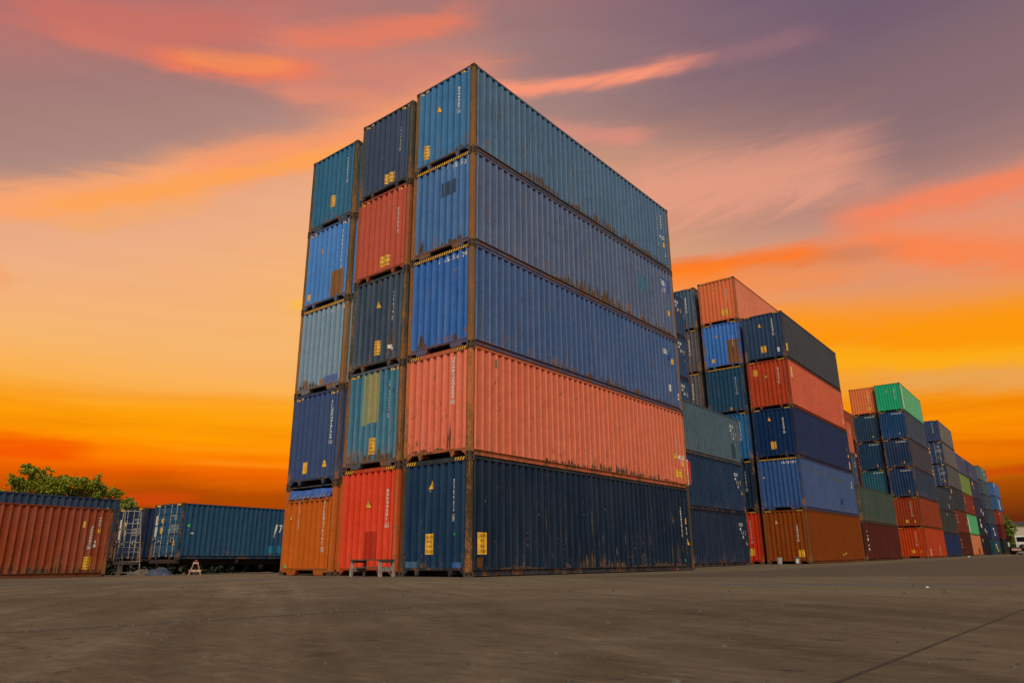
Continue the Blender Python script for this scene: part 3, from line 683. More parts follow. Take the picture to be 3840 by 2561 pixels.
    for a0, z0, a1, z1, pc in spat: q = lin(pc); obj('repair_patch', patch(a0, z0, a1, z1, SP, 'side'), t, (q[0], q[1], q[2], wear))
    for q in stains: obj('rust_stain', stain(*q, SP, 'side', len(label) + int(q[0] * 7)), t)
    for q in estains: obj('rust_stain', stain(*q, ENDP, 'end', len(label) + int(q[0] * 7)), t)
    for q in scr: obj('scratch_marks', scratches(*q[:5], SP, 'side', len(label), *q[5:]), t)
    for q in escr: obj('scratch_marks', scratches(*q[:5], ENDP, 'end', len(label), *q[5:]), t)
    if smarks:
        for mk in smarks:
            if mk[0] == 'num': obj('serial_number', serial(mk[1], mk[2], L - mk[3], mk[4], mk[5], mk[6] if len(mk) > 6 else 0.07, SP, 'side'), t)
            elif mk[0] == 'blk': obj('data_lettering', text_block(L - mk[1], mk[2], 0.5, mk[3], SP, 'side'), t)
            elif mk[0] == 'tri': obj('warning_triangle', triangle(L - mk[1], mk[2], 0.24, 0.30, SP, 'side'), t)
            elif mk[0] == 'stk': obj('sticker', label_plate(L - mk[1], mk[2], mk[3], mk[4], SP, 'side', mk[5], lines=3 if mk[5] == 'yellow_decal' else 0), t)
    return t
def flat_plate(rects, mat):
    bm = bmesh.new()
    for x0, z0, x1, z1 in rects: bm_poly(bm, [(x0, z0), (x1, z0), (x1, z1), (x0, z1)])
    return drape(bm, ENDP, 'end', [mat], 'sticker', 0.004, 0.024)
def flat_text(rows):
    bm = bmesh.new()
    for tx, x, z, w, hh in rows: merge(bm, text_bm(tx, w, hh, bold=0.01), x, z)
    return drape(bm, ENDP, 'end', ['white_decal'], 'data_lettering', 0.004, 0.024)
def _tri_bm(a, z):
    bm = bmesh.new(); bm_poly(bm, [(a - 0.11, z - 0.16), (a + 0.11, z - 0.16), (a, z + 0.16)]); return bm

# ------------------------------------------------------------------ the stacks
def stack(x, y, yaw, items, L=12.192, h=2.896, z=None, tilt=0.0):
    z0 = ground_z(x, y) if z is None else z
    e = Euler((R(tilt), 0, R(yaw)), 'XYZ'); M = e.to_matrix(); zz = 0.0
    for it in items:
        it = dict(it); hh_ = it.pop('h', h); c = it.pop('c'); lb = it.pop('l')
        p = Vector((x, y, z0 + 0.002)) + M @ Vector((-HW, 0, zz))
        container(lb, p, e, c, L=L, h=hh_, **it); zz += hh_
NUMX = 0.66
# nearest block, right column (A)
stack(0, 0, 0, [
 dict(l='dark navy container on the ground at the near corner of the biggest stack', c=(14, 46, 74), sc=(15, 34, 54), wear=0.36, hh=0.115, frame=(72, 58, 40), num=('578957', '6', NUMX, 2.36, 1.28, 0.062), tri=[(-0.12, 2.26)], cau=[(-0.14, 0.78, 0.28, 0.50)], scau=[(0.52, 0.78, 0.33, 0.52)],
      stk=[(0.72, 1.00, 0.035, 0.065, 'green_decal')], pat=[(-1.0, 0.215, -0.60, 0.36, (62, 92, 116)), (0.62, 0.215, 0.95, 0.34, (12, 92, 150))], spat=[(0.34, 0.22, 0.56, 0.44, (92, 56, 26))], stains=[(4.8, 7.4, 0.17, 0.60), (7.9, 11.6, 0.17, 0.20), (1.2, 3.0, 0.17, 0.12)], scr=[(46, 0.4, 11.8, 0.25, 1.9, 'scuff_white', 0.05), (30, 0.4, 11.8, 0.3, 2.3), (40, 3.0, 11.9, 0.5, 1.9, 'rust_run', 0.7)], escr=[(9, -1.0, 1.0, 0.3, 2.4, 'scuff_white', 0.05)], estains=[(-0.75, -0.35, 0.21, 0.22)],
      smarks=[('num', '5789576', None, 0.42, 2.55, 2.0, 0.06), ('num', 'TDRU8957612', None, 0.80, 2.2, 1.15, 0.055), ('stk', 0.42, 1.72, 0.16, 0.22, 'yellow_decal'), ('blk', 0.42, 1.5, [('22', 0.11), ('G1', 0.11)]), ('tri', 0.36, 1.02), ('stk', 0.62, 0.35, 0.06, 0.09, 'green_decal')]),
 dict(l='coral orange container second from the ground in the nearest stack', c=(212, 104, 76), sc=(214, 108, 78), wear=0.62, hh=0.115, frame=(196, 104, 52), num=('H2699262N6234', '0', 0.56, 2.66, 1.36, 0.072), spat=[(0.98, 2.42, 1.06, 2.66, (110, 104, 66))], estains=[(0.36, 0.56, 0.21, 0.95), (-1.0, 0.3, 0.21, 0.12)], stains=[(3.0, 11.6, 0.17, 0.26)], scr=[(95, 0.5, 10.6, 0.55, 2.35), (60, 3.5, 10.5, 0.2, 0.7)], escr=[(26, -1.0, 1.0, 0.4, 2.4, 'rust_stain', 0.22)],
      smarks=[('num', 'NHSG82692623', '4', 0.72, 2.1, 1.0, 0.09), ('num', '6929626', None, 0.42, 1.9, 1.4, 0.08), ('blk', 0.40, 1.22, [('45G1', 0.16), ('CN', 0.12)]), ('stk', 0.36, 0.92, 0.18, 0.2, 'yellow_decal'), ('tri', 0.86, 1.20), ('stk', 0.66, 0.52, 0.42, 0.30, 'yellow_decal')]),
 dict(l='bright blue container third from the ground in the nearest stack', c=(36, 92, 162), sc=(66, 92, 136), wear=0.62, hh=0.10, stripe='full', legs='tunnel', frame=(122, 86, 56), top=('5 65 54 74', -0.05, 0.115), smarks=[('stk', 0.52, 1.95, 0.18, 0.22, 'yellow_decal'), ('blk', 1.1, 2.35, [('5SG', 0.2)]), ('stk', 0.9, 0.85, 0.14, 0.26, 'white_decal'), ('num', '36', None, 0.25, 0.75, 0.45, 0.08)], spat=[(11.2, 1.95, 11.5, 2.25, (40, 66, 128))], estains=[(-0.85, -0.35, 0.21, 0.5), (0.5, 0.66, 0.21, 0.7), (0.62, 0.72, 1.2, 0.9)], stains=[(3.0, 11.8, 0.17, 0.22)], scr=[(70, 0.4, 11.8, 0.3, 2.4), (55, 0.3, 11.9, 0.5, 2.3, 'rust_run', 0.75), (20, 0.4, 11.8, 0.3, 2.4, 'scuff_white', 0.09)]),
 dict(l='faded blue container with a dark square patch, fourth from the ground in nearest stack', c=(58, 102, 154), sc=(86, 102, 134), wear=0.70, hh=0.10, stripe='full', legs='tunnel', frame=(126, 88, 58), top=('7 55 53', 0.20, 0.115), pat=[(-0.02, 1.75, 0.56, 2.20, (46, 70, 100))], spat=[(9.3, 1.45, 10.0, 2.0, (58, 100, 124)), (11.1, 1.9, 11.75, 2.45, (52, 74, 142))], smarks=[('blk', 0.85, 2.35, [('755', 0.22), ('53', 0.18)]), ('stk', 0.50, 1.05, 0.16, 0.22, 'yellow_decal')], estains=[(-0.95, -0.72, 0.21, 0.75), (0.0, 0.9, 0.21, 0.35)], stains=[(4.0, 9.0, 0.17, 0.55), (9.0, 11.9, 0.17, 0.35)], scr=[(60, 3.0, 11.8, 0.3, 1.6), (70, 0.3, 11.9, 0.5, 2.3, 'rust_run', 0.85), (14, 0.4, 11.8, 0.3, 2.4, 'scuff_white', 0.09)]),
 dict(l='steel blue container on the very top of the nearest stack', c=(48, 106, 152), sc=(78, 108, 138), wear=0.55, hh=0.045, stripe='wall', frame=(112, 84, 48), num=('8999957', '6', 0.60, 2.38, 1.42, 0.06), tri=[(-0.22, 1.95)], cau=[(-0.72, 0.62, 0.26, 0.46)], stains=[(2.2, 4.3, 0.17, 0.55), (4.5, 11.8, 0.17, 0.42)], scr=[(40, 1.0, 11.0, 0.3, 2.2), (75, 0.3, 11.9, 0.4, 2.3, 'rust_run', 0.8)], estains=[(0.5, 0.95, 0.21, 0.28)], escr=[(8, -1.0, 1.0, 0.4, 2.2, 'rust_stain', 0.22)],
      smarks=[('num', 'TGHU8999957', '6', 0.95, 2.4, 0.95, 0.08), ('num', '99995', None, 0.62, 2.45, 1.8, 0.08), ('blk', 0.62, 1.5, [('45G1', 0.16)]), ('stk', 0.48, 1.12, 0.18, 0.2, 'yellow_decal'), ('tri', 0.46, 0.72)]),
])
# nearest block, middle column (B)
stack(-2.70, 0.09, 0, [
 dict(l='bright red container on the ground behind the grey wooden step', c=(206, 58, 28), wear=0.40, hh=0.10, frame=(190, 82, 36), num=('5553420 1'.replace(' ', ''), '6', 0.80, 2.28, 1.22, 0.062), tri=[(0.02, 1.92)], pat=[(-0.10, 0.42, 0.44, 1.16, (168, 44, 24))]),
 dict(l='teal container with a yellowish patch and brown frame, second up in middle column', c=(44, 104, 130), wear=0.78, hh=0.07, legs='tunnel', stripe='wall', frame=(112, 72, 40), num=('95 9509919', '3', 0.66, 2.46, 1.36, 0.062), cau=[(0.0, 0.62, 0.28, 0.46)], estains=[(-0.9, 1.0, 0.21, 0.42)], escr=[(30, 0.3, 1.0, 0.9, 2.6, 'rust_stain', 0.25)], pat=[(-0.46, 1.25, -0.22, 2.78, (124, 134, 100)), (-0.22, 1.30, 0.26, 2.78, (142, 134, 88))]),
 dict(l='slate blue container with a white hand mark, third up in middle column', c=(48, 66, 86), wear=0.66, hh=0.07, frame=(78, 72, 56), num=('449618', '8', 0.66, 2.34, 1.36, 0.06), tri=[(0.02, 2.02)], cau=[(0.02, 0.64, 0.28, 0.44)], estains=[(0.40, 0.75, 0.45, 0.75)], escr=[(14, -1.0, 1.0, 0.4, 2.4, 'rust_stain', 0.3)], stk=[(0.62, 0.58, 0.20, 0.12, 'white_decal'), (0.70, 0.50, 0.10, 0.09, 'white_decal')]),
 dict(l='rusty red container fourth from the ground in middle column', c=(176, 76, 56), wear=0.36, hh=0.06, stripe='wall', frame=(160, 84, 52), num=('625736', '0', 0.74, 2.16, 1.24, 0.06), cau=[(0.22, 0.50, 0.46, 0.34)], pat=[(-0.62, 0.28, -0.50, 0.60, (192, 78, 36)), (-0.36, 0.34, -0.26, 0.66, (192, 78, 36))]),
 dict(l='dark slate container topping the middle column', c=(52, 66, 92), wear=0.34, hh=0.05, stripe='wall', frame=(80, 74, 60), num=('494908', '1', 0.66, 2.20, 1.25, 0.06), cau=[(0.24, 0.46, 0.46, 0.34)]),
])
# nearest block, left column (C)
stack(-5.16, -0.10, 0, [
 dict(l='orange open-top container on the ground with blue tarpaulin along its top', c=(182, 86, 14), wear=0.22, h=2.575, legs='tunnel', opentop=True, frame=(178, 92, 34), num=('ICLEN21090C', '8', 0.76, 2.08, 0.62, 0.07), tri=[(-0.86, 1.72)], stk=[(-0.98, 0.245, 0.085, 0.085, 'green_decal')]),
 dict(l='indigo blue container resting over the blue tarpaulin in left column', c=(54, 72, 110), wear=0.20, h=2.86, hh=0.07, frame=(72, 76, 92), stripe='wall', num=('ILLUEFN0101060', '2', 0.80, 2.50, 1.15, 0.062), stk=[(-0.34, 0.54, 0.22, 0.34, 'yellow_decal')], tri=[(0.58, 0.62)]),
 dict(l='pale grey blue container third from the ground in left column', c=(112, 138, 158), wear=0.66, h=2.87, hh=0.10, stripe='full', legs='tunnel', frame=(132, 100, 66), top=('5 4 64 47 05', 0.02, 0.095), estains=[(-1.0, 0.0, 0.21, 0.3)], pat=[(0.28, 0.215, 0.92, 0.46, (78, 96, 146)), (0.05, 0.215, 0.28, 0.40, (142, 104, 70))]),
 dict(l='light blue container with a big brown patch in left column', c=(66, 122, 188), wear=0.45, h=2.84, hh=0.06, stripe='wall', frame=(98, 80, 52), num=('74164126', '6', 0.74, 2.46, 1.05, 0.062), tri=[(-0.30, 2.02)], stk=[(-0.86, 0.48, 0.17, 0.22, 'yellow_decal')], pat=[(0.28, 0.215, 0.86, 1.10, (124, 84, 48))]),
 dict(l='teal blue container topping the left column at the sky edge', c=(34, 94, 128), wear=0.45, h=2.80, hh=0.045, legs='tunnel', frame=(84, 76, 56), num=('7222261', '3', 0.76, 2.30, 1.32, 0.062), cau=[(0.02, 0.90, 0.27, 0.42)]),
])
# low stack beyond the nearest block (G) and the tall column at its back (H)
lab = ['bottom dark navy container of the low three-high stack beyond the nearest block', 'middle dark blue container of the low three-high stack beyond the nearest block', 'grey blue container topping the low three-high stack beyond nearest block']
stack(-2.75, 13.25, 1.4, [dict(l=lab[i], c=c, wear=w, smarks=[('blk', 1.05, 2.12, [(('4391', '1331', '5321')[i], 0.17), ('42', 0.17)]), ('blk', 0.80, 1.70, [('15', 0.16), ('G', 0.16)]), ('stk', 0.42, 1.62, 0.16, 0.24, 'yellow_decal')] + ([('tri', 0.36, 1.15)] if i < 2 else [('stk', 0.62, 1.05, 0.1, 0.1, 'green_decal')]), spat=[(10.9, 0.3, 11.5, 1.1, (44, 62, 70))] if i == 2 else ())
    for i, (c, w) in enumerate((((12, 34, 60), 0.40), ((16, 46, 76), 0.35), ((70, 92, 106), 0.45)))], h=2.591, tilt=0.42)
lab = ['hidden bottom blue container behind the low stack beyond the nearest block', 'hidden second blue container behind the low stack beyond the nearest block', 'hidden third blue container behind the low stack beyond the nearest block',
       'lowest visible dark blue container peeking past the nearest stack', 'middle dark blue container peeking past the nearest stack', 'uppermost dark blue container peeking past the nearest stack']
stack(-5.44, 13.42, 1.4, [dict(l=lab[i], c=(38, 64, 100), wear=0.4, smarks=[('blk', 1.05, 2.25, [('4354', 0.18), ('42', 0.18)]), ('blk', 0.85, 1.80, [('G1', 0.16)]), ('stk', 0.45, 1.70, 0.17, 0.26, 'yellow_decal')] + ([('tri', 0.40, 1.25)] if i < 5 else [])) for i in range(6)], h=2.591, tilt=0.42)
# second block: D (right), E (middle), F (left)
stack(-0.86, 28.42, 1.4, [
 dict(l='burnt brown container on the ground beside the two pails', c=(122, 56, 8), sc=(116, 52, 4), wear=0.18, frame=(112, 66, 28), hh=0.09, num=('1480902', '5', 0.62, 2.10, 1.15, 0.07), tri=[(-0.48, 2.28)], cau=[(0.72, 0.55, 0.30, 0.36)], legs='gusset', sstk=[(6.9, 0.45, 0.16, 0.10, 'green_decal'), (7.4, 0.52, 0.16, 0.10, 'yellow_decal')]),
 dict(l='medium blue container above the burnt brown one in the second block', c=(42, 76, 128), sc=(62, 84, 124), wear=0.35, stripe='full', hh=0.09, legs='tunnel', top=('5602000', 0.20, 0.125), stk=[(-0.88, 1.85, 0.12, 0.06, 'yellow_decal')], spat=[(2.2, 2.25, 5.4, 2.33, (84, 84, 82)), (6.2, 2.1, 9.0, 2.18, (84, 78, 66)), (7.8, 0.6, 8.5, 0.95, (34, 50, 84))], smarks=[('blk', 0.8, 2.3, [('528', 0.2), ('22', 0.18)])]),
 dict(l='deep navy container between medium blue and red in the second block', c=(12, 42, 80), sc=(30, 46, 80), wear=0.15, num=('5128601', '0', 0.56, 2.30, 1.35, 0.07), tri=[(-0.22, 2.30)], cau=[(-0.12, 0.75, 0.30, 0.42)], smarks=[('stk', 0.7, 1.6, 0.2, 0.16, 'yellow_decal'), ('stk', 0.6, 1.15, 0.2, 0.2, 'yellow_decal'), ('stk', 0.5, 0.5, 0.3, 0.5, 'yellow_decal')]),
 dict(l='brick red container with dents second from the top of the second block', c=(166, 58, 30), sc=(196, 92, 66), wear=0.18, num=('8013625', '2', 0.62, 2.40, 1.40, 0.07), tri=[(-0.10, 1.98)], cau=[(-0.72, 2.22, 0.30, 0.38)], sstk=[(0.75, 2.2, 0.34, 0.50, 'yellow_decal'), (0.75, 1.90, 0.34, 0.12, 'white_decal')], smarks=[('num', 'AB8013625', None, 0.5, 1.9, 1.2, 0.1), ('stk', 0.5, 0.7, 0.3, 0.4, 'yellow_decal')]),
 dict(l='dark slate blue container on top of the second block right column', c=(40, 60, 88), sc=(62, 66, 72), wear=0.25, num=('2216043', '7', 0.60, 2.55, 1.45, 0.07), tri=[(-0.16, 2.22)], cau=[(-0.06, 0.70, 0.30, 0.40)], stk=[(0.80, 0.55, 0.12, 0.27, 'white_decal')], sstk=[(0.45, 0.72, 0.30, 0.46, 'yellow_decal')]),
], tilt=0.42)
stack(-3.51, 28.43, 1.4, [
 dict(l='narrow visible red container on the ground left of the burnt brown one', c=(180, 42, 14), wear=0.2, num=('4N5220019', '2', 0.66, 2.45, 1.1, 0.07), cau=[(0.60, 0.65, 0.30, 0.38)]),
 dict(l='very dark navy container above the narrow red one', c=(14, 36, 58), wear=0.3, num=('400201', '2', 0.66, 2.35, 1.1, 0.07)),
 dict(l='mid blue container half hidden behind the grey blue one', c=(34, 92, 140), wear=0.3, num=('2202141', '0', 0.64, 2.40, 1.2, 0.07)),
 dict(l='deep petrol blue container with full striped header in the second block', c=(28, 64, 92), wear=0.3, stripe='full', num=('8800531', '3', 0.66, 2.25, 1.1, 0.07), tri=[(0.22, 0.36)]),
 dict(l='light blue container with a large brown patch below the salmon one', c=(50, 106, 180), wear=0.5, num=('7730', None, 0.72, 1.95, 1.25, 0.06), tri=[(-0.30, 2.12)], stk=[(-0.60, 0.55, 0.18, 0.24, 'yellow_decal')], pat=[(0.34, 0.215, 1.05, 1.72, (116, 78, 48)), (-1.05, 0.9, -0.92, 1.5, (72, 120, 150))]),
 dict(l='salmon orange container on the highest top of the second block', c=(204, 104, 62), sc=(212, 120, 88), wear=0.15, num=('2803461', '9', 0.66, 2.25, 1.35, 0.07), tri=[(-0.10, 2.42)], cau=[(0.42, 0.66, 0.36, 0.42)]),
], tilt=0.42)
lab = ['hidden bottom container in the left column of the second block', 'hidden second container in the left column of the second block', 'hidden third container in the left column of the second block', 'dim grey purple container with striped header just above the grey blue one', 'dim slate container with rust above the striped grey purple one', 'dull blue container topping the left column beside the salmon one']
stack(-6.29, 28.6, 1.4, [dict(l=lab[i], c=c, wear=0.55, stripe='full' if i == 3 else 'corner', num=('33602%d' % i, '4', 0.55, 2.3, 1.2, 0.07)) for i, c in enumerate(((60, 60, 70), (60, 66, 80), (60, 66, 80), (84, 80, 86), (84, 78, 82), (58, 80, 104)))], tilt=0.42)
# low pair past the second block (K) and the columns at its back
stack(-1.39, 42.19, 1.4, [
 dict(l='dark maroon container on the ground past the second block', c=(74, 18, 6), wear=0.25, smarks=None, sstk=[(0.9, 2.0, 0.20, 0.08, 'white_decal'), (1.0, 1.70, 0.16, 0.06, 'white_decal'), (1.0, 1.45, 0.22, 0.2, 'white_decal'), (1.0, 1.05, 0.16, 0.1, 'white_decal'), (1.0, 0.80, 0.22, 0.16, 'white_decal')]),
 dict(l='dark grey green container lying on the maroon one', c=(54, 70, 62), wear=0.45),
], h=2.591, tilt=0.42)
lab = ['hidden bottom container behind the dark grey green one', 'thin sliver of red orange container behind the grey green one', 'thin sliver of blue container with white writing behind the second block', 'thin sliver of coral container behind the second block top right edge']
stack(-3.87, 42.3, 1.4, [dict(l=lab[i], c=c, wear=0.4, smarks=[('blk', 0.6, 2.3, [('43', 0.2), ('G1', 0.2)]), ('stk', 0.4, 1.2, 0.2, 0.3, 'yellow_decal')]) for i, c in enumerate(((80, 40, 30), (178, 84, 54), (52, 66, 92), (190, 92, 62)))], tilt=0.42)
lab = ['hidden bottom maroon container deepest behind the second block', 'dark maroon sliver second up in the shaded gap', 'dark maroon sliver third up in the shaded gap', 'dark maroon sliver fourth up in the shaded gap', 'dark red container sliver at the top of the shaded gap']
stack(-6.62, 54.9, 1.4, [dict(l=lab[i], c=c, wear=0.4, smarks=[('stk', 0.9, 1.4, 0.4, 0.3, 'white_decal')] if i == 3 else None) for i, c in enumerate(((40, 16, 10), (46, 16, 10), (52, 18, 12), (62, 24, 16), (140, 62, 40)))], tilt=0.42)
# third block: I (right, green top) and J
navyt = lambda tx: (tx, 0.02, 0.090)
stack(-2.2, 68.1, 1.4, [
 dict(l='orange red container on the ground under the green-topped column', c=(168, 54, 14), wear=0.2, legs='tunnel', num=('8100274', '3', 0.40, 2.5, 1.1, 0.08), tri=[(0.66, 0.65)], cau=[(-0.02, 0.62, 0.26, 0.32)], sstk=[(2.0, 0.5, 0.45, 0.7, 'pink_wood'), (8.0, 0.7, 0.5, 1.0, 'pink_wood')]),
 dict(l='rust brown container second from the ground in the green-topped column', c=(134, 50, 20), wear=0.25, num=('5620118', '0', 0.40, 2.5, 1.0, 0.08), tri=[(0.55, 0.60)], cau=[(-0.12, 0.58, 0.24, 0.30)]),
 dict(l='navy container third from the ground in the green-topped column', c=(16, 46, 82), sc=(40, 56, 78), wear=0.5, legs='tunnel', top=navyt('MSCU6271440'), tri=[(0.48, 0.62)]),
 dict(l='navy container fourth from the ground in the green-topped column', c=(22, 46, 78), sc=(62, 60, 68), wear=0.5, legs='tunnel', top=navyt('MSCU5898810'), tri=[(0.48, 0.58)]),
 dict(l='navy container right below the green one', c=(22, 60, 100), sc=(60, 70, 84), wear=0.3, legs='tunnel', top=navyt('MSCU5220410'), tri=[(0.48, 0.62)]),
 dict(l='emerald green container on top of the third block', c=(30, 152, 106), sc=(92, 166, 116), wear=0.05, frame=(64, 130, 96), hh=0.05, stripe='none', num=('2290614', '6', 0.62, 2.40, 1.2, 0.07), tri=[(-0.10, 2.15)], spat=[(0.45, 0.3, 0.95, 2.7, (214, 208, 186))]),
], tilt=0.42)
stack(-4.81, 68.5, 1.4, [
 dict(l='hidden bottom container left of the orange red one in third block', c=(120, 50, 24), wear=0.2), dict(l='hidden second container left of the rust brown one in third block', c=(110, 46, 24), wear=0.2),
 dict(l='teal container partly hidden behind the dark grey green one', c=(34, 80, 98), wear=0.3, legs='tunnel', top=navyt('MSCU6754960')),
 dict(l='navy container fourth from the ground in the salmon-topped column', c=(26, 54, 82), wear=0.3, legs='tunnel', top=navyt('MSCU5145787'), tri=[(0.50, 0.52)]),
 dict(l='navy container right below the orange one in third block', c=(32, 56, 80), wear=0.3, legs='tunnel', top=navyt('MSCU5174810'), tri=[(0.50, 0.60)]),
 dict(l='orange container on top of the third block beside the green one', c=(208, 108, 62), wear=0.1, hh=0.05, num=('6210874', '2', 0.62, 2.60, 1.1, 0.08), tri=[(-0.75, 2.55)], cau=[(0.52, 0.62, 0.34, 0.42)]),
], tilt=0.42)
# far rows, smaller and smaller
stack(-2.69, 81.6, 1.4, [
 dict(l='deep blue container on the ground past the orange red one', c=(16, 38, 76), wear=0.1),
 dict(l='dark olive grey container between deep blue and slate in the low far stack', c=(44, 52, 48), wear=0.3, sstk=[(5.5, 2.2, 0.2, 0.2, 'white_decal')]),
 dict(l='dark slate container on top of the low far stack', c=(42, 54, 64), wear=0.3, sstk=[(8.5, 0.7, 0.3, 0.5, 'white_decal'), (10.8, 1.9, 0.25, 0.4, 'white_decal')]),
], h=2.591, tilt=0.42)
stack(-3.27, 95.8, 1.4, [
 dict(l='very dark maroon container at the bottom of the far column with door ends', c=(70, 22, 10), wear=0.2, front='doors', sstk=[(1.5, 2.0, 0.3, 0.2, 'white_decal'), (1.9, 1.5, 0.3, 0.2, 'white_decal'), (2.2, 1.1, 0.3, 0.2, 'white_decal')]),
 dict(l='dark red container second up in the far column with door ends', c=(104, 38, 28), wear=0.2, front='doors', sstk=[(1.5, 2.2, 0.3, 0.2, 'white_decal'), (1.8, 1.8, 0.3, 0.2, 'white_decal'), (2.0, 1.4, 0.3, 0.3, 'white_decal'), (11.4, 1.4, 0.4, 0.5, 'yellow_decal')]),
 dict(l='charcoal container third up in the far column with door ends', c=(42, 50, 58), wear=0.3, num=('77', '2', 0.6, 2.2, 1.6, 0.1), sstk=[(0.9, 2.3, 0.5, 0.5, 'yellow_decal')]),
 dict(l='navy container with white door lettering, lower of two with doors facing', c=(40, 58, 88), sc=(84, 82, 80), wear=0.3, front='doors'),
 dict(l='navy container with white door lettering, upper of two with doors facing', c=(44, 62, 92), sc=(98, 94, 92), wear=0.3, front='doors', sstk=[(11.6, 0.8, 0.3, 0.6, 'pink_wood')]),
 dict(l='slate blue container topping the far column with door ends', c=(50, 64, 94), sc=(104, 100, 96), wear=0.2, num=('311460', '5', 0.45, 2.6, 1.2, 0.09), sstk=[(0.6, 0.9, 0.25, 0.5, 'yellow_decal')]),
], tilt=0.42)
stack(-3.74, 109.3, 1.4, [
 dict(l='peach container on the ground with orange patches in the far row', c=(190, 114, 76), wear=0.2, frame=(120, 70, 20), spat=[(6.5, 0.2, 9.0, 1.0, (140, 58, 24)), (9.0, 0.2, 10.0, 1.8, (176, 88, 20))]),
 dict(l='light green container above the peach one in the far row', c=(78, 158, 106), wear=0.05, frame=(60, 120, 50), spat=[(0.5, 0.3, 1.3, 2.4, (190, 196, 150))]),
 dict(l='brick red container above the light green one in the far row', c=(120, 44, 30), wear=0.15, sstk=[(1.3, 2.1, 0.3, 0.2, 'white_decal'), (1.6, 1.7, 0.3, 0.3, 'white_decal'), (11.0, 1.3, 0.4, 0.5, 'yellow_decal')]),
 dict(l='olive green container under the slate one in the far row', c=(112, 128, 66), wear=0.1),
 dict(l='slate blue container on top of the column with olive and light green', c=(68, 72, 98), wear=0.2, sstk=[(7.5, 2.5, 0.4, 0.3, 'white_decal'), (1.5, 0.6, 0.3, 0.4, 'pink_wood')]),
], tilt=0.42)
far = lambda i: [(3.0 + i, 0.6 + 0.3 * i, 0.9, 0.5, 'white_decal'), (8.0, 1.3, 0.7, 0.4, 'white_decal'), (6.5, 0.7, 0.8, 0.4, 'white_decal')]
stack(-3.97, 122.0, 1.4, [
 dict(l='black navy container on the ground with yellow mark in the far row', c=(10, 18, 34), wear=0.1, sstk=[(1.6, 2.2, 0.6, 0.5, 'yellow_decal')]),
 dict(l='black navy container with white logo blocks second up in the far row', c=(28, 32, 46), wear=0.1, sstk=[(3.2, 2.4, 0.7, 0.5, 'white_decal'), (3.4, 1.6, 1.6, 0.6, 'white_decal'), (8.0, 1.0, 0.9, 0.5, 'white_decal'), (9.6, 0.7, 0.8, 0.4, 'white_decal')]),
 dict(l='dark indigo container with white marks third up in the far row', c=(40, 42, 60), wear=0.1, sstk=[(7.5, 1.2, 0.8, 0.6, 'white_decal'), (9.8, 0.8, 0.9, 0.5, 'white_decal')]),
 dict(l='dark indigo container with yellow mark second from the top in far row', c=(52, 54, 78), wear=0.1, sstk=[(2.0, 2.3, 0.9, 0.6, 'yellow_decal'), (2.6, 1.7, 0.5, 0.2, 'white_decal')]),
 dict(l='indigo container topping the column right of the olive green one', c=(66, 70, 98), wear=0.1, sstk=[(1.0, 0.8, 0.3, 0.5, 'yellow_decal')]),
], tilt=0.42)
stack(-4.68, 142.15, 1.4, [
 dict(l='teal container on the ground with white emblem in the farthest row', c=(22, 64, 76), stripe='none', wear=0.1, top=('22', 0.55, 0.16), sstk=[(4.5, 1.7, 2.0, 0.3, 'white_decal'), (5.2, 1.2, 1.2, 0.5, 'white_decal'), (6.5, 0.7, 1.4, 0.4, 'yellow_decal')]),
 dict(l='royal blue container with pale emblem second up in the farthest row', c=(28, 48, 88), stripe='none', wear=0.1, top=('22', 0.55, 0.16), sstk=[(5.0, 1.9, 2.4, 0.3, 'white_decal'), (5.8, 1.4, 1.2, 0.6, 'pink_wood'), (6.2, 0.9, 2.0, 0.4, 'white_decal')]),
 dict(l='slate container third up in the farthest row', c=(48, 60, 74), stripe='none', wear=0.2, top=('22', 0.55, 0.16)),
 dict(l='slate container fourth up in the farthest row', c=(56, 70, 84), stripe='none', wear=0.2, top=('22', 0.55, 0.16)),
 dict(l='grey blue container fifth up in the farthest row', c=(62, 82, 94), stripe='none', wear=0.2, top=('22', 0.55, 0.16)),
 dict(l='grey teal container topping the six-high farthest column', c=(86, 106, 106), stripe='none', wear=0.2, num=('418820', '1', 0.5, 2.3, 1.2, 0.09), sstk=[(6.0, 2.2, 0.7, 0.5, 'white_decal'), (7.5, 1.5, 1.0, 0.5, 'white_decal'), (9.5, 0.6, 0.8, 0.5, 'yellow_decal')]),
], h=2.591, tilt=0.42)
stack(-4.37, 155.4, 1.4, [
 dict(l='dark green black container on the ground at the end of the row', c=(26, 34, 32), stripe='none', wear=0.2),
 dict(l='maroon container second up at the end of the row', c=(90, 28, 22), stripe='none', wear=0.1, num=('4188', '7', 0.2, 2.5, 1.0, 0.12)),
 dict(l='red container third up at the end of the row', c=(138, 52, 38), stripe='none', wear=0.1, num=('4188', '7', 0.2, 2.5, 1.0, 0.12), sstk=[(1.5, 2.1, 0.6, 0.4, 'white_decal')]),
 dict(l='sky blue container with white strip second from top at row end', c=(52, 92, 136), stripe='none', wear=0.1, num=('4188', '7', 0.2, 2.5, 1.0, 0.12), sstk=[(6.5, 1.3, 1.4, 1.9, 'white_decal'), (5.5, 2.2, 1.2, 0.5, 'red_decal')]),
 dict(l='sky blue container topping the last column of the row', c=(64, 102, 152), stripe='none', wear=0.1, sstk=[(2.5, 2.2, 1.2, 0.7, 'white_decal')]),
], h=2.70, tilt=0.42)

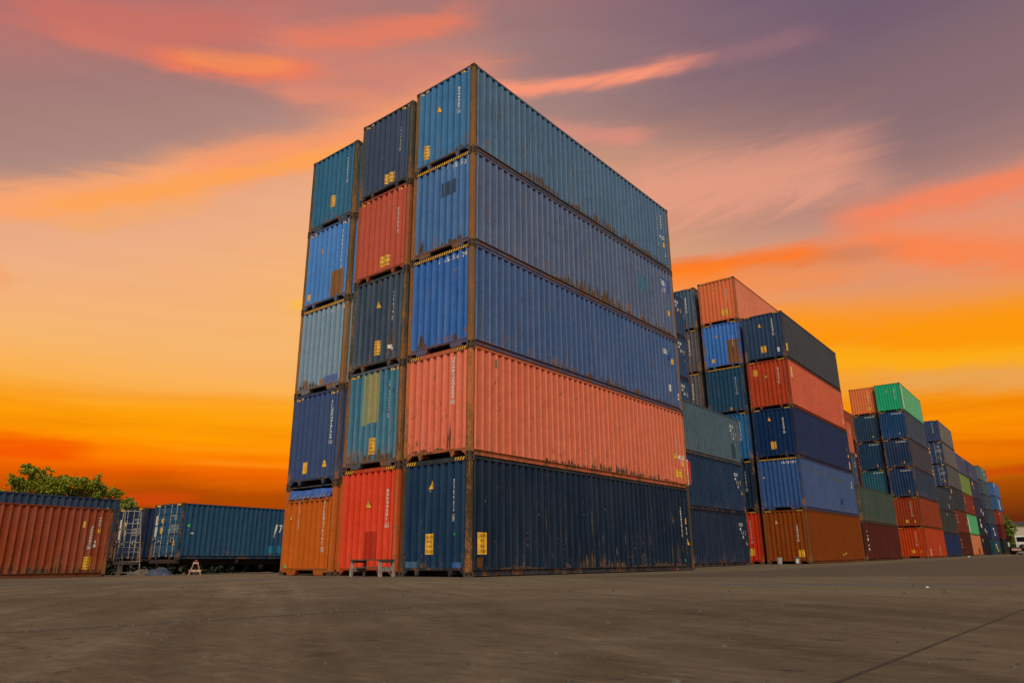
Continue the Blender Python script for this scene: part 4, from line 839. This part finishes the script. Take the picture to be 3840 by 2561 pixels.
# ------------------------------------------------------------------ left side: grounded box and boxes on trailers
GL = 'containers at the left'
stack(-16.71, -12.4, 10.2, [dict(l='weathered red brown container on the ground at the left edge', c=(150, 60, 24), wear=0.66, group=GL, scau=[(11.40, 0.52, 0.30, 0.46)], frame=(118, 62, 34), stains=[(4.0, 12.0, 0.17, 0.42)], scr=[(30, 5.0, 11.8, 0.3, 1.6)], smarks=[('num', '4503882', '1', 0.80, 1.90, 1.00, 0.075), ('num', '45GT', None, 0.52, 2.26, 1.82, 0.065), ('stk', 0.50, 1.72, 0.11, 0.15, 'yellow_decal'), ('stk', 0.45, 1.50, 0.06, 0.07, 'red_decal'), ('stk', 0.42, 1.22, 0.06, 0.07, 'green_decal'), ('blk', 0.60, 1.36, [('4', 0.11), ('1', 0.11)]), ('stk', 1.12, 1.94, 0.07, 0.24, 'yellow_decal')])], h=2.591, z=-0.12)
e10 = Euler((0, 0, R(8.0)), 'XYZ')
def on_trailer(x, y, yaw, z, label, **k):
    stack(x, y, yaw, [dict(l=label, group=GL, **k)], h=2.591, z=z)
uyaw = 9.0
ux, uy = -21.82 + 12.192 * math.sin(R(uyaw)), 1.0 - 12.192 * math.cos(R(uyaw))
on_trailer(ux, uy, uyaw, 0.50, 'dark blue container showing above the red brown one', c=(44, 62, 88), wear=0.35, smarks=[('blk', 0.95, 2.2, [('6', 0.2)]), ('blk', 0.55, 2.2, [('4', 0.2)])])
on_trailer(-22.18, 4.03, 4.0, 0.544, 'blue container on a trailer with doors facing and long side toward us', c=(32, 74, 104), wear=0.30, front='doors', pat=(), sstk=[(0.45, 1.55, 0.12, 0.12, 'green_decal'), (0.65, 1.2, 0.12, 0.06, 'white_decal')], spat=[(5.05, 0.30, 5.40, 0.66, (40, 118, 150)), (5.55, 0.32, 6.0, 0.68, (40, 110, 142))], smarks=[('num', '7', None, 12.192 - 5.75, 1.80, 1.30, 0.16), ('num', '/', None, 12.192 - 5.42, 1.85, 1.0, 0.20)])
on_trailer(-25.72, 3.85, 4.0, 0.49, 'navy container on a trailer behind the tall white ladder', c=(18, 38, 70), wear=0.35, front='doors')

def chassis(label, x, y, yaw, top, L=12.2):
    g = -0.15; t = thing('trailer_chassis', label, 'trailer', (x, y, g), (0, 0, R(yaw)), 'container trailers on the left'); hh = top - g
    for s in (-0.5, 0.5):
        m = MB(); m.box(s - 0.07, s + 0.07, 0.05, L, hh - 0.26, hh - 0.012); obj('main_beam', m.mesh('main_beam', ['chassis_black']), t)
    for yy in (0.02, 3.2, 6.2, 9.2, L - 0.15):
        m = MB(); m.box(-1.18, 1.18, yy, yy + 0.14, hh - 0.17, hh - 0.004); obj('cross_member', m.mesh('cross_member', ['chassis_black']), t)
    for s in (-1, 1):
        m = MB(); m.bar((s * 0.95, 0.6, hh - 0.2), (s * 0.75, 1.0, 0.10), 0.07, 0.07); m.bar((s * 0.95, 1.5, hh - 0.2), (s * 0.75, 1.1, 0.10), 0.07, 0.07); m.box(s * 0.75 - 0.12, s * 0.75 + 0.12, 0.92, 1.18, 0.0, 0.10)
        obj('landing_leg', m.mesh('landing_leg', ['chassis_black']), t)
        for yy in (7.3, 8.2, 9.1):
            w = MB(); xx = s * 0.95; w.tube([(xx - 0.17, yy, 0.32), (xx - 0.15, yy, 0.32), (xx + 0.15, yy, 0.32), (xx + 0.17, yy, 0.32)], [0.27, 0.32, 0.32, 0.27], 20)
            wo = obj('wheel', w.mesh('wheel', ['rubber']), t)
            w = MB(); w.tube([(xx + s * 0.165, yy, 0.32), (xx + s * 0.185, yy, 0.32)], [0.17, 0.10], 16); obj('rim', w.mesh('rim', ['galvanised_rod']), wo)
    return t
def ctr(x, y, yaw): v = Matrix.Rotation(R(yaw), 3, 'Z') @ Vector((-HW, 0, 0)); return x + v.x, y + v.y
for lb, x, y, yw, tp in (('dark trailer under the blue container with door end', -22.18, 4.03, 4.0, 0.544), ('dark trailer under the navy container behind the ladder', -25.72, 3.85, 4.0, 0.49), ('dark trailer behind the red brown container at left edge', ux, uy, uyaw, 0.50)):
    cx_, cy_ = ctr(x, y, yw); chassis(lb, cx_, cy_, yw, tp)

# open-top tarpaulin on the orange box (part of that container)
C1 = [o for o in C.objects if o.get('label', '').startswith('orange open-top')][0]; h1 = 2.575
fk = lin((178, 92, 34)); fk = (fk[0], fk[1], fk[2], 0.4)
m = MB(); m.box(-HW + 0.16, HW - 0.16, 0.004, 0.08, h1 - 0.475, h1 - 0.385); obj('top_header', m.mesh('top_header', ['rusty_frame_paint']), C1, fk)
def tarp():
    random.seed(3); bm = bmesh.new(); nx, nz = 60, 10; g = {}
    for i in range(nx + 1):
        for j in range(nz + 1):
            x = -HW + 0.17 + (WD - 0.34) * i / nx; tz = j / nz
            w = 0.018 * math.sin(x * 17 + tz * 3) + 0.012 * math.sin(x * 41 + 2 * tz) + 0.01 * math.sin(x * 9 - tz * 5)
            z = h1 - 0.395 + 0.275 * tz + 0.012 * math.sin(x * 5.0) * tz
            g[i, j] = bm.verts.new((x, -0.012 + 0.10 * tz ** 2 + w * (1 - 0.3 * tz), z))
    for j in range(1):
        for i in range(nx + 1): g[i, nz + 1] = bm.verts.new((g[i, 0].co.x, 1.5, h1 - 0.10))
    for i in range(nx):
        for j in range(nz + 1): fc = bm.faces.new((g[i, j], g[i + 1, j], g[i + 1, j + 1], g[i, j + 1])); fc.smooth = True
    me = bpy.data.meshes.new('tarpaulin'); bm.to_mesh(me); bm.free(); me.materials.append(MATS['tarp_blue']); return me
tp = obj('tarpaulin', tarp(), C1)
for i in range(11):
    x = -HW + 0.24 + i * (WD - 0.48) / 10; m = MB(); pts = [(x + 0.024 * math.cos(a), -0.040, h1 - 0.355 + 0.024 * math.sin(a)) for a in [k * math.pi / 5 for k in range(11)]]
    m.tube(pts, 0.008, 5, cap=False); obj('eyelet', m.mesh('eyelet', ['galvanised_rod']), tp)
m = MB(); m.tube([(-HW + 0.2, -0.045, h1 - 0.365)] + [(-HW + 0.24 + i * (WD - 0.48) / 10, -0.045, h1 - 0.36 - 0.008 * (i % 2)) for i in range(11)], 0.006, 5); obj('rope', m.mesh('rope', ['galvanised_rod']), tp)
m = MB(); m.tube([(-0.42, -0.006, h1 - 0.40), (-0.44, -0.006, h1 - 0.62), (-0.40, -0.004, h1 - 0.78), (-0.43, -0.004, h1 - 1.05), (-0.41, -0.004, h1 - 1.30)], 0.005, 5); obj('rope', m.mesh('rope', ['white_decal']), tp)
# red and white plates standing out at the back corner of the coral box
A2 = [o for o in C.objects if o.get('label', '').startswith('coral orange container second')][0]
m = MB(); m.box(HW + 0.02, HW + 0.05, 12.20, 12.36, 0.18, 1.05, 0); m.box(HW - 0.02, HW + 0.018, 12.20, 12.25, 0.15, 1.10, 1); obj('door_plate', m.mesh('door_plate', ['red_decal', 'white_decal']), A2)

# ------------------------------------------------------------------ ground
def make_ground():
    def axis(lo, hi, marks):
        a = set()
        for s, e_, st in marks:
            q = s
            while q <= e_ + 1e-6: a.add(round(q, 3)); q += st
        a.add(lo); a.add(hi); return sorted(a)
    xs = axis(-900, 900, [(-900, -100, 100), (-100, -40, 10), (-40, 20, 1.5), (20, 100, 10), (100, 900, 100)]); ys = axis(-300, 1500, [(-300, -40, 40), (-40, 60, 1.5), (60, 260, 10), (260, 1500, 124)])
    vs = [(x, y, ground_z(x, y)) for y in ys for x in xs]; n = len(xs)
    fs = [(j * n + i, j * n + i + 1, (j + 1) * n + i + 1, (j + 1) * n + i) for j in range(len(ys) - 1) for i in range(n - 1)]
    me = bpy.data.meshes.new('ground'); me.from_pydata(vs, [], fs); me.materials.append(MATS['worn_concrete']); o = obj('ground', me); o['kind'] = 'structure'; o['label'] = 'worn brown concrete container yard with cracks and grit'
make_ground()
def pebbles():
    random.seed(11); m = MB()
    for i in range(1500):
        t_ = random.random()
        if i < 1050:
            dist = 2.2 + 24 * random.random() ** 1.5; a = YAW + (random.random() - 0.5) * 1.45
            x, y = CAM.x + math.sin(a) * dist, CAM.y + math.cos(a) * dist
        elif i < 1300: x = -25 + 27 * random.random(); y = -5.9 + (x + 25) * 0.195 + random.gauss(0, 0.28)
        else: q = random.random(); x, y = 7.2 + 0.35 * q + random.gauss(0, 0.06), -12.4 + 3.8 * q
        if (x < 0.2 and y > -0.3) or (x - CAM.x) ** 2 + (y - CAM.y) ** 2 < 4: continue
        s = (0.0035 + 0.011 * random.random() ** 3) * (1.0 if (x - CAM.x) ** 2 + (y - CAM.y) ** 2 < 60 else 1.7); z = ground_z(x, y)
        vs = [(x + s * random.uniform(0.7, 1.6) * math.cos(k * 1.2566 + t_), y + s * random.uniform(0.7, 1.4) * math.sin(k * 1.2566 + t_), z - 0.002) for k in range(5)]
        vs += [(x + (vx - x) * 0.5, y + (vy - y) * 0.5, z + s * random.uniform(0.4, 0.9)) for vx, vy, _ in vs]
        m.add(vs, [(k, (k + 1) % 5, 5 + (k + 1) % 5, 5 + k) for k in range(5)] + [(5, 6, 7, 8, 9)])
    o = obj('loose_grit', m.mesh('loose_grit', ['pebble'])); o['kind'] = 'stuff'; o['label'] = 'dark grit and small stones scattered over the concrete'; o['category'] = 'grit'
pebbles()
for x, y, s, lb in ((10.09, -2.41, 0.022, 'small white stone lying on the concrete right of centre'), (-0.6, 81.0, 0.13, 'white paper scrap on the ground before the far deep blue container')):
    m = MB(); z = 0.0; m.add([(-s, -s * 0.6, 0), (s, -s * 0.7, 0), (s * 0.8, s * 0.6, 0), (-s * 0.9, s * 0.5, 0), (-s * 0.5, -s * 0.3, s * 0.7), (s * 0.6, -s * 0.2, s * 0.5), (0.1 * s, s * 0.3, s * 0.6)], [(0, 1, 5, 4), (1, 2, 5), (2, 3, 6), (3, 0, 4), (4, 5, 6), (2, 6, 5), (3, 4, 6)])
    thing('litter', lb, 'litter', (x, y, ground_z(x, y) + 0.003), me=m.mesh('litter', ['litter_white']))

# ------------------------------------------------------------------ small things in the yard
t = thing('wooden_step', 'grey weathered wooden step bench in front of the red container', 'step', (-2.87, -0.53, 0.0), (0, 0, R(2)))
m = MB(); m.prism([(-0.58, -0.26), (0.60, -0.26), (0.60, 0.24), (-0.58, 0.24)], 0.400, 0.428, 'z'); obj('top_board', m.mesh('top_board', ['wood_top']), t)
for sx in (-1, 1):
    for sy in (-1, 1):
        m = MB(); xo = 0.52 if sx > 0 else -0.50; m.bar((xo + sx * 0.035, sy * 0.22, 0.0), (xo - sx * 0.0, sy * 0.21, 0.400), 0.085, 0.045); obj('leg', m.mesh('leg', ['weathered_wood']), t)
    m = MB(); xo = 0.535 if sx > 0 else -0.515; m.box(xo - 0.02, xo + 0.02, -0.19, 0.19, 0.13, 0.21); m.box(xo - 0.02, xo + 0.02, -0.185, 0.185, 0.345, 0.397); obj('side_rail', m.mesh('side_rail', ['weathered_wood']), t)
m = MB(); m.box(-0.49, 0.51, -0.10, 0.18, 0.213, 0.240); obj('lower_board', m.mesh('lower_board', ['weathered_wood']), t)

def pail(label, x, y, mat, stick):
    t = thing('pail', label, 'pail', (x, y, ground_z(x, y)), (0, 0, R(20))); m = MB(); n = 20; pts = []
    m.tube([(0, 0, 0), (0, 0, 0.02), (0, 0, 0.30), (0, 0, 0.31), (0, 0, 0.335)], [0.125, 0.13, 0.15, 0.158, 0.158], n); obj('body', m.mesh('body', [mat]), t)
    m = MB(); m.tube([(0, 0, 0.336), (0, 0, 0.350)], [0.160, 0.152], n); obj('lid', m.mesh('lid', [mat]), t)
    m = MB(); m.tube([(-0.16 * math.cos(a), -0.155 * math.sin(a) * 0.9 - 0.01, 0.31 - 0.10 * math.sin(a)) for a in [k * math.pi / 8 for k in range(9)]], 0.005, 5); obj('handle', m.mesh('handle', ['galvanised_rod']), t)
    if stick:
        m = MB(); q = []; 
        for k in range(7): a = -math.pi / 2 - 0.5 + k / 6.0; q += [(0.152 * math.cos(a), 0.152 * math.sin(a), 0.06), (0.158 * math.cos(a), 0.158 * math.sin(a), 0.27)]
        m.add(q, [(2 * k, 2 * k + 2, 2 * k + 3, 2 * k + 1) for k in range(6)]); obj('paper_label', m.mesh('paper_label', ['white_decal']), t)
    return t
pail('white plastic pail standing by the burnt brown container', -2.34, 27.6, 'pail_white', False)
pail('dark grey pail with a white label by the burnt brown container', -1.41, 27.65, 'pail_grey', True)

# tall white rolling ladder
t = thing('ladder', 'tall white metal ladder with rungs and wheels before navy container', 'ladder', (-23.1, 2.45, ground_z(-23, 2.5)), (0, 0, R(64)))
H_ = 2.88
def lx(s, z): return s * (0.36 - 0.03 * z / H_) - 0.26 * z / H_
for s in (-1, 1):
    m = MB(); m.tube([(lx(s, 0.14), -0.10, 0.14), (lx(s, H_), 0.0, H_)], 0.021, 8); obj('stile', m.mesh('stile', ['white_tube']), t)
    m = MB(); m.tube([(s * 0.34 - 0.40, 1.10, 0.14), (lx(s, H_) + 0.04, 0.10, H_ - 0.05)], 0.016, 8); obj('rear_brace', m.mesh('rear_brace', ['white_tube']), t)
for k in range(6):
    z = 0.62 + k * 0.42 if k < 5 else H_ - 0.02
    m = MB(); y_ = -0.09 + 0.09 * z / H_; m.tube([(lx(-1, z), y_, z), (lx(1, z), y_, z)], 0.015, 8); obj('rung', m.mesh('rung', ['white_tube']), t)
for z in (1.25, 2.05):
    q = z / H_; m = MB(); yb = 1.10 - 1.0 * q; o_ = -0.40 * (1 - q) - 0.24 * q
    m.tube([(lx(-1, z), -0.05, z), (o_ - 0.34, yb, z), (o_ + 0.34, yb, z), (lx(1, z), -0.05, z)], 0.011, 6); obj('hoop', m.mesh('hoop', ['white_tube']), t)
m = MB(); fr = [(-0.38, -0.12, 0.13), (0.38, -0.12, 0.13), (-0.04, 1.10, 0.13), (-0.76, 1.10, 0.13)]
m.tube(fr + fr[:1], 0.022, 6); obj('base_frame', m.mesh('base_frame', ['white_tube']), t)
for x, y, _ in fr:
    m = MB(); m.tube([(x - 0.02, y, 0.06), (x + 0.02, y, 0.06)], 0.058, 12); obj('wheel', m.mesh('wheel', ['rubber']), t)

# A-shaped trestle
t = thing('trestle', 'small pinkish wooden A-frame trestle beside the trailer', 'trestle', (-17.55, 2.55, ground_z(-17.5, 2.5)), (0, 0, R(60))); t.scale = (0.78, 0.78, 0.78)
for yy, mt in ((-0.10, 'pink_wood'), (0.26, 'red_wood')):
    for s in (-1, 1):
        m = MB(); m.bar((s * 0.29, yy, 0.0), (s * 0.08, yy, 0.66), 0.10, 0.04); obj('leg', m.mesh('leg', [mt]), t)
    m = MB(); m.box(-0.30, 0.30, yy - 0.055, yy - 0.023, 0.16, 0.27); m.box(-0.13, 0.13, yy - 0.055, yy - 0.023, 0.56, 0.66); obj('tie_board', m.mesh('tie_board', [mt]), t)
m = MB(); m.box(-0.06, 0.06, -0.18, 0.34, 0.662, 0.76); obj('beam', m.mesh('beam', ['red_wood']), t)

def heap(name, label, cat, x, y, rx, ry, hh, mat, seed):
    rng = random.Random(seed); ph = [rng.random() * 6.28 for _ in range(8)]; bm = bmesh.new(); nu, nv = 72, 26; g = {}
    for j in range(nv + 1):
        for i in range(nu):
            a = 2 * math.pi * i / nu; q = j / nv; rr = 1 - q
            k = 1 + 0.18 * math.sin(2 * a + ph[0]) + 0.12 * math.sin(5 * a + ph[1]) + 0.05 * math.sin(11 * a + ph[2])
            px_, py_ = rx * rr * k * math.cos(a), ry * rr * k * math.sin(a)
            fold = sum(w_ * (1 - abs(math.sin(fx * px_ + fy * py_ + p_))) for w_, fx, fy, p_ in ((0.42, 3.1, 2.2, ph[3]), (0.34, -2.4, 5.2, ph[4]), (0.24, 7.5, 3.0, ph[5]), (0.14, -11.0, 9.0, ph[6]), (0.08, 19.0, 14.0, ph[7])))
            g[i, j] = bm.verts.new((px_, py_, hh * (1 - rr ** 2.2) ** 0.8 * (0.35 + 0.55 * fold) if j else -0.01))
    for j in range(nv):
        for i in range(nu): fc = bm.faces.new((g[i, j], g[(i + 1) % nu, j], g[(i + 1) % nu, j + 1], g[i, j + 1])); fc.smooth = j % 2 == 0
    me = bpy.data.meshes.new(name); bm.to_mesh(me); bm.free(); me.materials.append(MATS[mat])
    return thing(name, label, cat, (x, y, ground_z(x, y)), me=me)
heap('crumpled_canvas', 'crumpled beige canvas sheet heaped on the ground by the ladder', 'canvas', -21.75, 2.30, 0.80, 0.50, 0.36, 'canvas_beige', 5)
heap('crumpled_tarpaulin', 'crumpled faded blue tarpaulin heaped on the ground beside the beige canvas', 'tarpaulin', -21.05, 2.75, 0.90, 0.55, 0.47, 'tarp_faded_blue', 9)

# ------------------------------------------------------------------ trees and bushes
def tree(name, label, cat, x, y, height, trunk_h, blobs, n, leaf, mat, seed, group=None):
    rng = random.Random(seed); z0 = ground_z(x, y); t = thing(name, label, cat, (x, y, z0), group=group)
    m = MB(); m.tube([(0, 0, -0.05), (0.1, 0, trunk_h * 0.5), (0.0, 0.1, trunk_h)], [height * 0.035, height * 0.026, height * 0.02], 8)
    for (bx, by, bz, br) in blobs: m.tube([(0.0, 0.1, trunk_h * 0.85), (bx * 0.5, by * 0.5, (trunk_h + bz) * 0.5), (bx, by, bz)], [height * 0.015, height * 0.010, height * 0.004], 6)
    obj('trunk', m.mesh('trunk', ['bark']), t)
    m = MB(); tot = sum(b[3] ** 2 for b in blobs)
    for (bx, by, bz, br) in blobs:
        tw = [Vector((rng.gauss(0, 1), rng.gauss(0, 1), rng.gauss(0, 0.8))).normalized() * br * rng.uniform(0.45, 1.05) for _ in range(14)]
        for _ in range(int(n * br * br / tot)):
            c = tw[rng.randrange(14)]; p = Vector((bx, by, bz)) + c + Vector((rng.gauss(0, 1), rng.gauss(0, 1), rng.gauss(0, 0.7))) * br * 0.21
            a = Vector((rng.gauss(0, 1), rng.gauss(0, 1), rng.gauss(0, 1))).normalized(); b_ = a.orthogonal().normalized(); s = leaf * rng.uniform(0.6, 1.3)
            m.add([p - a * s, p + b_ * s * 0.45, p + a * s, p - b_ * s * 0.45], [(0, 1, 2, 3)])
    obj('crown', m.mesh('crown', [mat], False), t); return t
def at(azd, dist): a = R(azd); return CAM.x + math.sin(a) * dist, CAM.y + math.cos(a) * dist
tx, ty = at(-70.3, 62)
rng = random.Random(4)
def along(t_):  # across the view direction at the big tree
    return (math.cos(R(-70.3)) * t_, -math.sin(R(-70.3)) * t_)
BL = []
for s, z, b in ((-3.7, 4.6, 0.8), (-3.2, 5.0, 0.8), (-2.6, 5.9, 0.7), (-3.0, 6.35, 0.45), (-2.1, 6.9, 0.5), (-2.2, 7.3, 0.38), (-1.4, 6.7, 0.6), (-0.9, 7.05, 0.42), (-0.3, 6.6, 0.4), (0.1, 6.0, 0.8), (0.4, 6.7, 0.32), (1.0, 6.2, 0.75), (1.9, 6.3, 0.7), (2.8, 6.35, 0.55), (3.2, 5.5, 0.7), (4.0, 5.95, 0.5), (4.7, 5.8, 0.35), (4.9, 5.0, 0.5), (4.1, 4.7, 0.7), (5.3, 4.75, 0.3), (-1.6, 5.2, 1.1), (0.2, 5.0, 1.2), (1.9, 4.9, 1.1), (3.2, 4.3, 1.0), (-3.0, 4.0, 1.0), (4.6, 3.8, 0.9), (-4.3, 3.9, 0.6)):
    a = along(s * 0.86 - 0.95); q = rng.uniform(-1.2, 1.2); BL.append((a[0] + q * math.sin(R(-70.3)), a[1] + q * math.cos(R(-70.3)), z, b))
tree('broadleaf_tree', 'big yellow green spreading tree behind the left containers', 'tree', tx, ty, 8.5, 2.6, BL, 36000, 0.088, 'foliage', 21)
tx, ty = at(-66.75, 56); tree('young_tree', 'small bright green treetop between dark blue container and ladder', 'tree', tx, ty, 5.2, 1.8, [(0, 0, 4.1, 0.7), (0.5, 0.5, 3.4, 0.7), (-0.5, -0.3, 3.4, 0.8), (0.1, 0, 4.7, 0.35), (-0.3, -0.4, 4.4, 0.4)], 3000, 0.10, 'foliage_bright', 22)
tx, ty = at(-74.6, 66); tree('broadleaf_tree', 'green treetop cut off by the left picture edge', 'tree', tx, ty, 6.0, 2.2, [(0, 0, 4.3, 1.2), (-1, 0.5, 4.0, 1.1), (0.8, 0, 3.6, 0.9)], 3000, 0.13, 'foliage', 23)
tx, ty = at(-57.4, 70); tree('broadleaf_tree', 'faint treetop just beside the orange open-top container', 'tree', tx, ty, 5.2, 2.0, [(0, 0, 3.9, 0.9), (0.5, 0.5, 4.4, 0.5), (-0.6, 0, 3.4, 0.9)], 2200, 0.12, 'foliage', 24)
for i, azd in enumerate((-75.5, -72.0, -68.6, -65.3, -62.0, -58.8, -55.6)):
    tx, ty = at(azd, 57); q = along(1.0); tree('hedge_bush', ('dark dense hedge bush under the trailers, first from the left edge', 'dark dense hedge bush under the trailers, second from the left edge', 'dark dense hedge bush under the trailers, third from the left edge', 'dark dense hedge bush under the trailers, fourth from the left edge', 'dark dense hedge bush under the trailers, third from the orange box', 'dark dense hedge bush under the trailers, second from the orange box', 'dark dense hedge bush under the trailers, next to the orange box')[i], 'bush', tx, ty, 2.4, 0.3, [(q[0] * s_, q[1] * s_, z_, 0.75) for s_ in (-1.7, -0.85, 0, 0.85, 1.7) for z_ in (0.35, 1.1)], 3200, 0.16, 'foliage_shaded', 60 + i, 'hedge behind the trailers')
tx, ty = at(-5.15, 178); tree('young_tree', 'slim bright green tree at the end of the container row', 'tree', tx, ty, 8.0, 1.4, [(0, 0, 6.0, 0.8), (0.1, 0, 4.9, 1.0), (-0.3, 0, 3.8, 1.1), (0.3, 0, 2.8, 1.0), (-0.2, 0, 7.0, 0.5), (0, 0, 1.9, 0.8)], 2600, 0.19, 'foliage_bright', 25)

# ------------------------------------------------------------------ far right: shed and truck
gy = ground_z(0, 200)
t = thing('warehouse', 'beige fascia warehouse with open dark front at the right edge', 'warehouse', (8.0, 204.0, gy))
m = MB(); m.box(-15.5, 22, 0, 14, 4.3, 6.6); obj('fascia', m.mesh('fascia', ['fascia_beige']), t)
m = MB(); m.prism([(-0.4, 6.605), (14.4, 6.605), (7.0, 7.7)], -15.8, 22.3, 'x'); obj('roof', m.mesh('roof', ['shed_dark']), t)
m = MB(); m.box(-15.3, 21.8, 6.0, 13.9, -0.3, 4.295); obj('wall', m.mesh('wall', ['shed_dark']), t)
for x in (-14.5, -7.5, -0.5, 6.5): m = MB(); m.box(x, x + 0.3, 0.3, 0.6, -0.2, 4.297); obj('column', m.mesh('column', ['fascia_beige']), t)

tx, ty = -0.75, 136.0; gz = ground_z(tx, ty)
t = thing('truck', 'white flatbed truck seen from behind with red chevron board', 'truck', (tx, ty, gz), (0, 0, R(-3)))
m = MB(); m.box(-1.35, 1.35, 0.0, 7.5, 1.00, 1.18); obj('flatbed', m.mesh('flatbed', ['chassis_black']), t)
m = MB(); m.prism([(8.0, 1.0), (10.2, 1.0), (10.4, 2.2), (10.0, 3.2), (8.1, 3.25), (8.0, 3.1)], -1.25, 1.25, 'x'); cb = obj('cab', m.mesh('cab', ['truck_white']), t)
m = MB(); m.box(-1.05, 1.05, 7.985, 8.0 - 0.003, 2.15, 2.95); obj('window', m.mesh('window', ['dark_glass']), cb)
m = MB(); m.prism([(-1.2, 1.15), (1.2, 1.15), (1.2, 1.9), (0.8, 2.15), (0.2, 1.75), (-0.5, 1.75), (-1.0, 2.15), (-1.2, 2.1)], 7.5, 7.94, 'y'); obj('headboard', m.mesh('headboard', ['truck_white']), t)
m = MB(); m.tube([(-0.5, 6.4, 1.35), (-0.1, 6.0, 1.55), (0.3, 6.2, 1.45), (0.6, 6.8, 1.3)], 0.22, 8); obj('load', m.mesh('load', ['chassis_black']), t)
m = MB(); m.box(-0.95, 0.45, -0.05, -0.01, 0.62, 0.98, 0)
for i in range(8):
    s = -1 if i < 4 else 1; x = -0.29 + s * (0.10 + 0.17 * (i % 4)); m.add([(x, -0.054, 0.64), (x + 0.10, -0.054, 0.64), (x + 0.10 - s * 0.12, -0.054, 0.96), (x - s * 0.12, -0.054, 0.96)], [(0, 1, 2, 3)], 1)
obj('chevron_board', m.mesh('chevron_board', ['red_decal', 'white_decal'], False), t)
m = MB(); m.box(-0.05, 0.85, -0.04, -0.01, 0.22, 0.48); obj('number_plate', m.mesh('number_plate', ['pail_white']), t)
m = MB(); m.box(-1.28, -1.02, -0.05, -0.01, 1.30, 1.95); obj('marker_board', m.mesh('marker_board', ['white_decal']), t)
for yy in (1.2, 2.4, 9.0):
    for s in (-1, 1):
        w = MB(); xx = s * 1.05; w.tube([(xx - 0.26, yy, 0.5), (xx - 0.22, yy, 0.5), (xx + 0.22, yy, 0.5), (xx + 0.26, yy, 0.5)], [0.44, 0.5, 0.5, 0.44], 20); wo = obj('wheel', w.mesh('wheel', ['rubber']), t)
        w = MB(); w.tube([(xx + s * 0.262, yy, 0.5), (xx + s * 0.275, yy, 0.5)], [0.26, 0.2], 16); obj('rim', w.mesh('rim', ['galvanised_rod']), wo)
